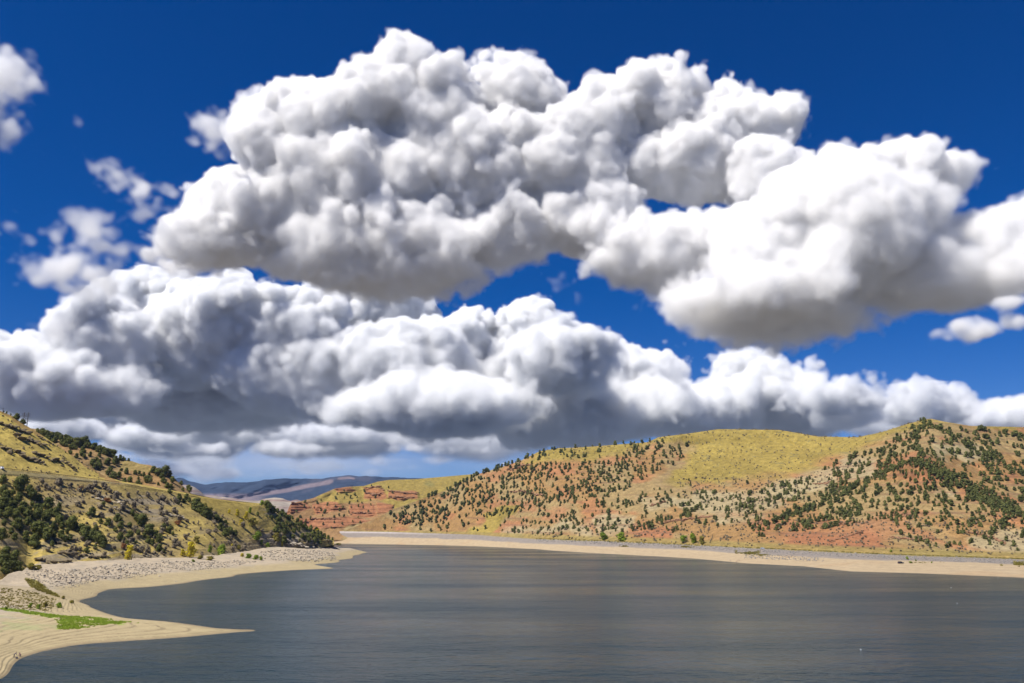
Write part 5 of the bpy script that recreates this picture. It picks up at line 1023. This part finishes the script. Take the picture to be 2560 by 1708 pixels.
RIGHT = [(1930, 430, 95, 105), (2040, 430, 105, 84), (2140, 415, 64, 38), (1870, 500, 130, 120), (1750, 575, 135, 105), (1960, 580, 205, 155), (1780, 680, 255, 98), (2100, 640, 190, 98), (2290, 605, 140, 92), (1610, 690, 150, 58), (1900, 722, 220, 55), (2400, 570, 110, 88), (2200, 650, 160, 70)]
cloud([(*q, 5200, .9 if q[2] < 130 else .6 if q[2] < 200 else .42) for q in UP] + [(*q, 5000, .6) for q in LOW_R] + [(*q, 4400, .9) for q in RIGHT], (9.0, 16, 9.0), 56, .034, 3, 'big white cumulus heaps with flat grey bases high over the lake', base=1500, rise=800, infl=1.03, edge=1.8, soft_base=6, gain=.80, wisp=.4)
WISP = [(30, 175, 90, 62), (55, 270, 24, 22), (280, 405, 85, 38), (390, 420, 36, 14), (490, 285, 56, 46), (80, 535, 120, 40), (95, 610, 150, 48), (265, 545, 90, 65), (360, 500, 60, 42), (-40, 560, 90, 70), (110, 745, 24, 18), (1240, 690, 50, 16)]
PUFF = [(2150, 765, 60, 22), (2200, 748, 50, 28), (2240, 760, 40, 18), (2310, 692, 34, 14), (2205, 535, 20, 10), (2340, 735, 26, 12)]
cloud([(*q, 3900, .7) for q in PUFF], (8, 10, 8), 40, .03, 14, 'small flat white cloud floating below the big one', base=600, rise=600, edge=4, soft_base=2, gain=.8, infl=1.1, billow=False, octaves=(300, 150, 80, 40, 22), n1=14)
cloud([(*q, 4700, .6) for q in WISP], (10, 16, 10), 95, .012, 11, 'small ragged white clouds drifting apart in the blue', base=900, rise=2000, edge=10, soft_base=3, gain=.82, bias=-14, infl=.98, billow=False, octaves=(400, 200, 110, 60, 34, 22), n1=12)
MID = [(330, 735, 130, 90), (360, 680, 80, 45), (230, 780, 110, 95), (60, 850, 120, 65), (430, 800, 170, 110), (620, 740, 200, 85), (820, 730, 200, 75), (150, 900, 220, 80), (1195, 765, 75, 70), (1050, 780, 95, 75), (1300, 835, 130, 75), (1150, 870, 190, 95), (900, 830, 190, 85), (700, 870, 220, 85), (1470, 870, 130, 65), (1560, 845, 45, 45), (1690, 865, 90, 60), (1800, 900, 130, 60), (1950, 920, 160, 60), (2120, 950, 150, 48), (2310, 965, 130, 40), (1600, 940, 210, 70), (1350, 950, 210, 65), (1000, 930, 220, 55), (500, 925, 260, 60), (-40, 880, 120, 70), (2000, 960, 200, 50), (1780, 960, 200, 50)]
cloud([(*q, 11200 + 900 * math.sin(i * 2.4), .55) for i, q in enumerate(MID)], (18, 38, 17), 56, .03, 5, 'long bank of heaped white clouds with grey bases above the hills', col=(.975, .98, .985), base=1900, rise=1300, edge=1.5, soft_base=6, infl=1.12, n1=170, subs=9, gain=.8, wisp=.3)
FARC = [(420, 1000, 240, 52), (760, 1005, 260, 58), (1080, 1010, 220, 60), (150, 925, 330, 105), (560, 935, 330, 88), (950, 940, 320, 110), (1300, 965, 260, 68), (1700, 960, 330, 62), (2150, 975, 300, 45), (2500, 975, 200, 40), (-150, 930, 200, 90)]
cloud([(*q, 19500 + 1500 * math.sin(i * 1.9), .5) for i, q in enumerate(FARC)], (40, 90, 22), 44, .008, 8, 'dark grey rain clouds low over the mountains', col=(.90, .912, .93), base=1500, rise=1600, edge=6, soft_base=4, gain=.7, octaves=(1100, 500, 240, 120, 60))
ROW = [(120, 985, 170, 32), (330, 1000, 150, 26), (560, 990, 170, 32), (800, 1000, 190, 28), (1060, 985, 170, 34), (1250, 1005, 130, 24), (1450, 985, 170, 30), (430, 1025, 120, 16), (690, 1028, 130, 15), (980, 1030, 150, 15)]
cloud([(*q, 15200 + 900 * math.sin(i * 2.9), .6) for i, q in enumerate(ROW)], (28, 60, 18), 50, .016, 38, 'row of flat grey clouds with light tops under the long bank', col=(.93, .94, .955), base=1000, rise=900, edge=3.5, soft_base=6, gain=.72)  # grey vapour colour stands in for shade, as in rain clouds and low streaks
LOWC = [(230, 1045, 200, 16), (330, 1025, 90, 12), (470, 1052, 120, 24), (560, 1088, 110, 16), (400, 1080, 110, 16), (640, 1060, 120, 14), (800, 1040, 200, 14), (1050, 1052, 200, 12), (1210, 1030, 90, 14), (900, 1075, 160, 10), (520, 1040, 60, 14), (700, 1085, 160, 12)]
cloud([(*q, 27000 + 2600 * math.sin(i * 1.9), .5) for i, q in enumerate(LOWC)], (48, 110, 22), 44, .003, 18, 'low streaks of cream and grey cloud on the horizon', col=(.82, .845, .88), base=1500, rise=1600, edge=3, soft_base=3, octaves=(1100, 500, 240, 120, 60), gain=.7, billow=False)
cloud([(700, 1060, 520, 60, 31000, .3), (1150, 1060, 300, 45, 31000, .3), (250, 1060, 300, 45, 31000, .3)], (120, 240, 60), 10, .0004, 28, 'pale veil of rain under the far clouds', base=0, rise=1, edge=8, soft_base=0, octaves=(1100, 500), billow=False, n1=4)
# ------------------------------------------------------------------ blue air between the hills and the mountains
V, Fq = box(17000, 12500, 620, (0, 4250, 290)); hz = mesh_np('haze', V, Fq); tag(hz, kind='stuff')
hm = bpy.data.materials.new('haze'); hm.use_nodes = True; ht = hm.node_tree; ht.nodes.clear(); ho = ht.nodes.new('ShaderNodeOutputMaterial'); hv = ht.nodes.new('ShaderNodeVolumePrincipled'); ht.links.new(hv.outputs[0], ho.inputs['Volume'])
hv.inputs['Density'].default_value = 1.7e-5; hv.inputs['Color'].default_value = (.36, .55, 1.0, 1); hz.data.materials.append(hm)
#@@CLOUDS-END
print('scene built', time.time() - T0)
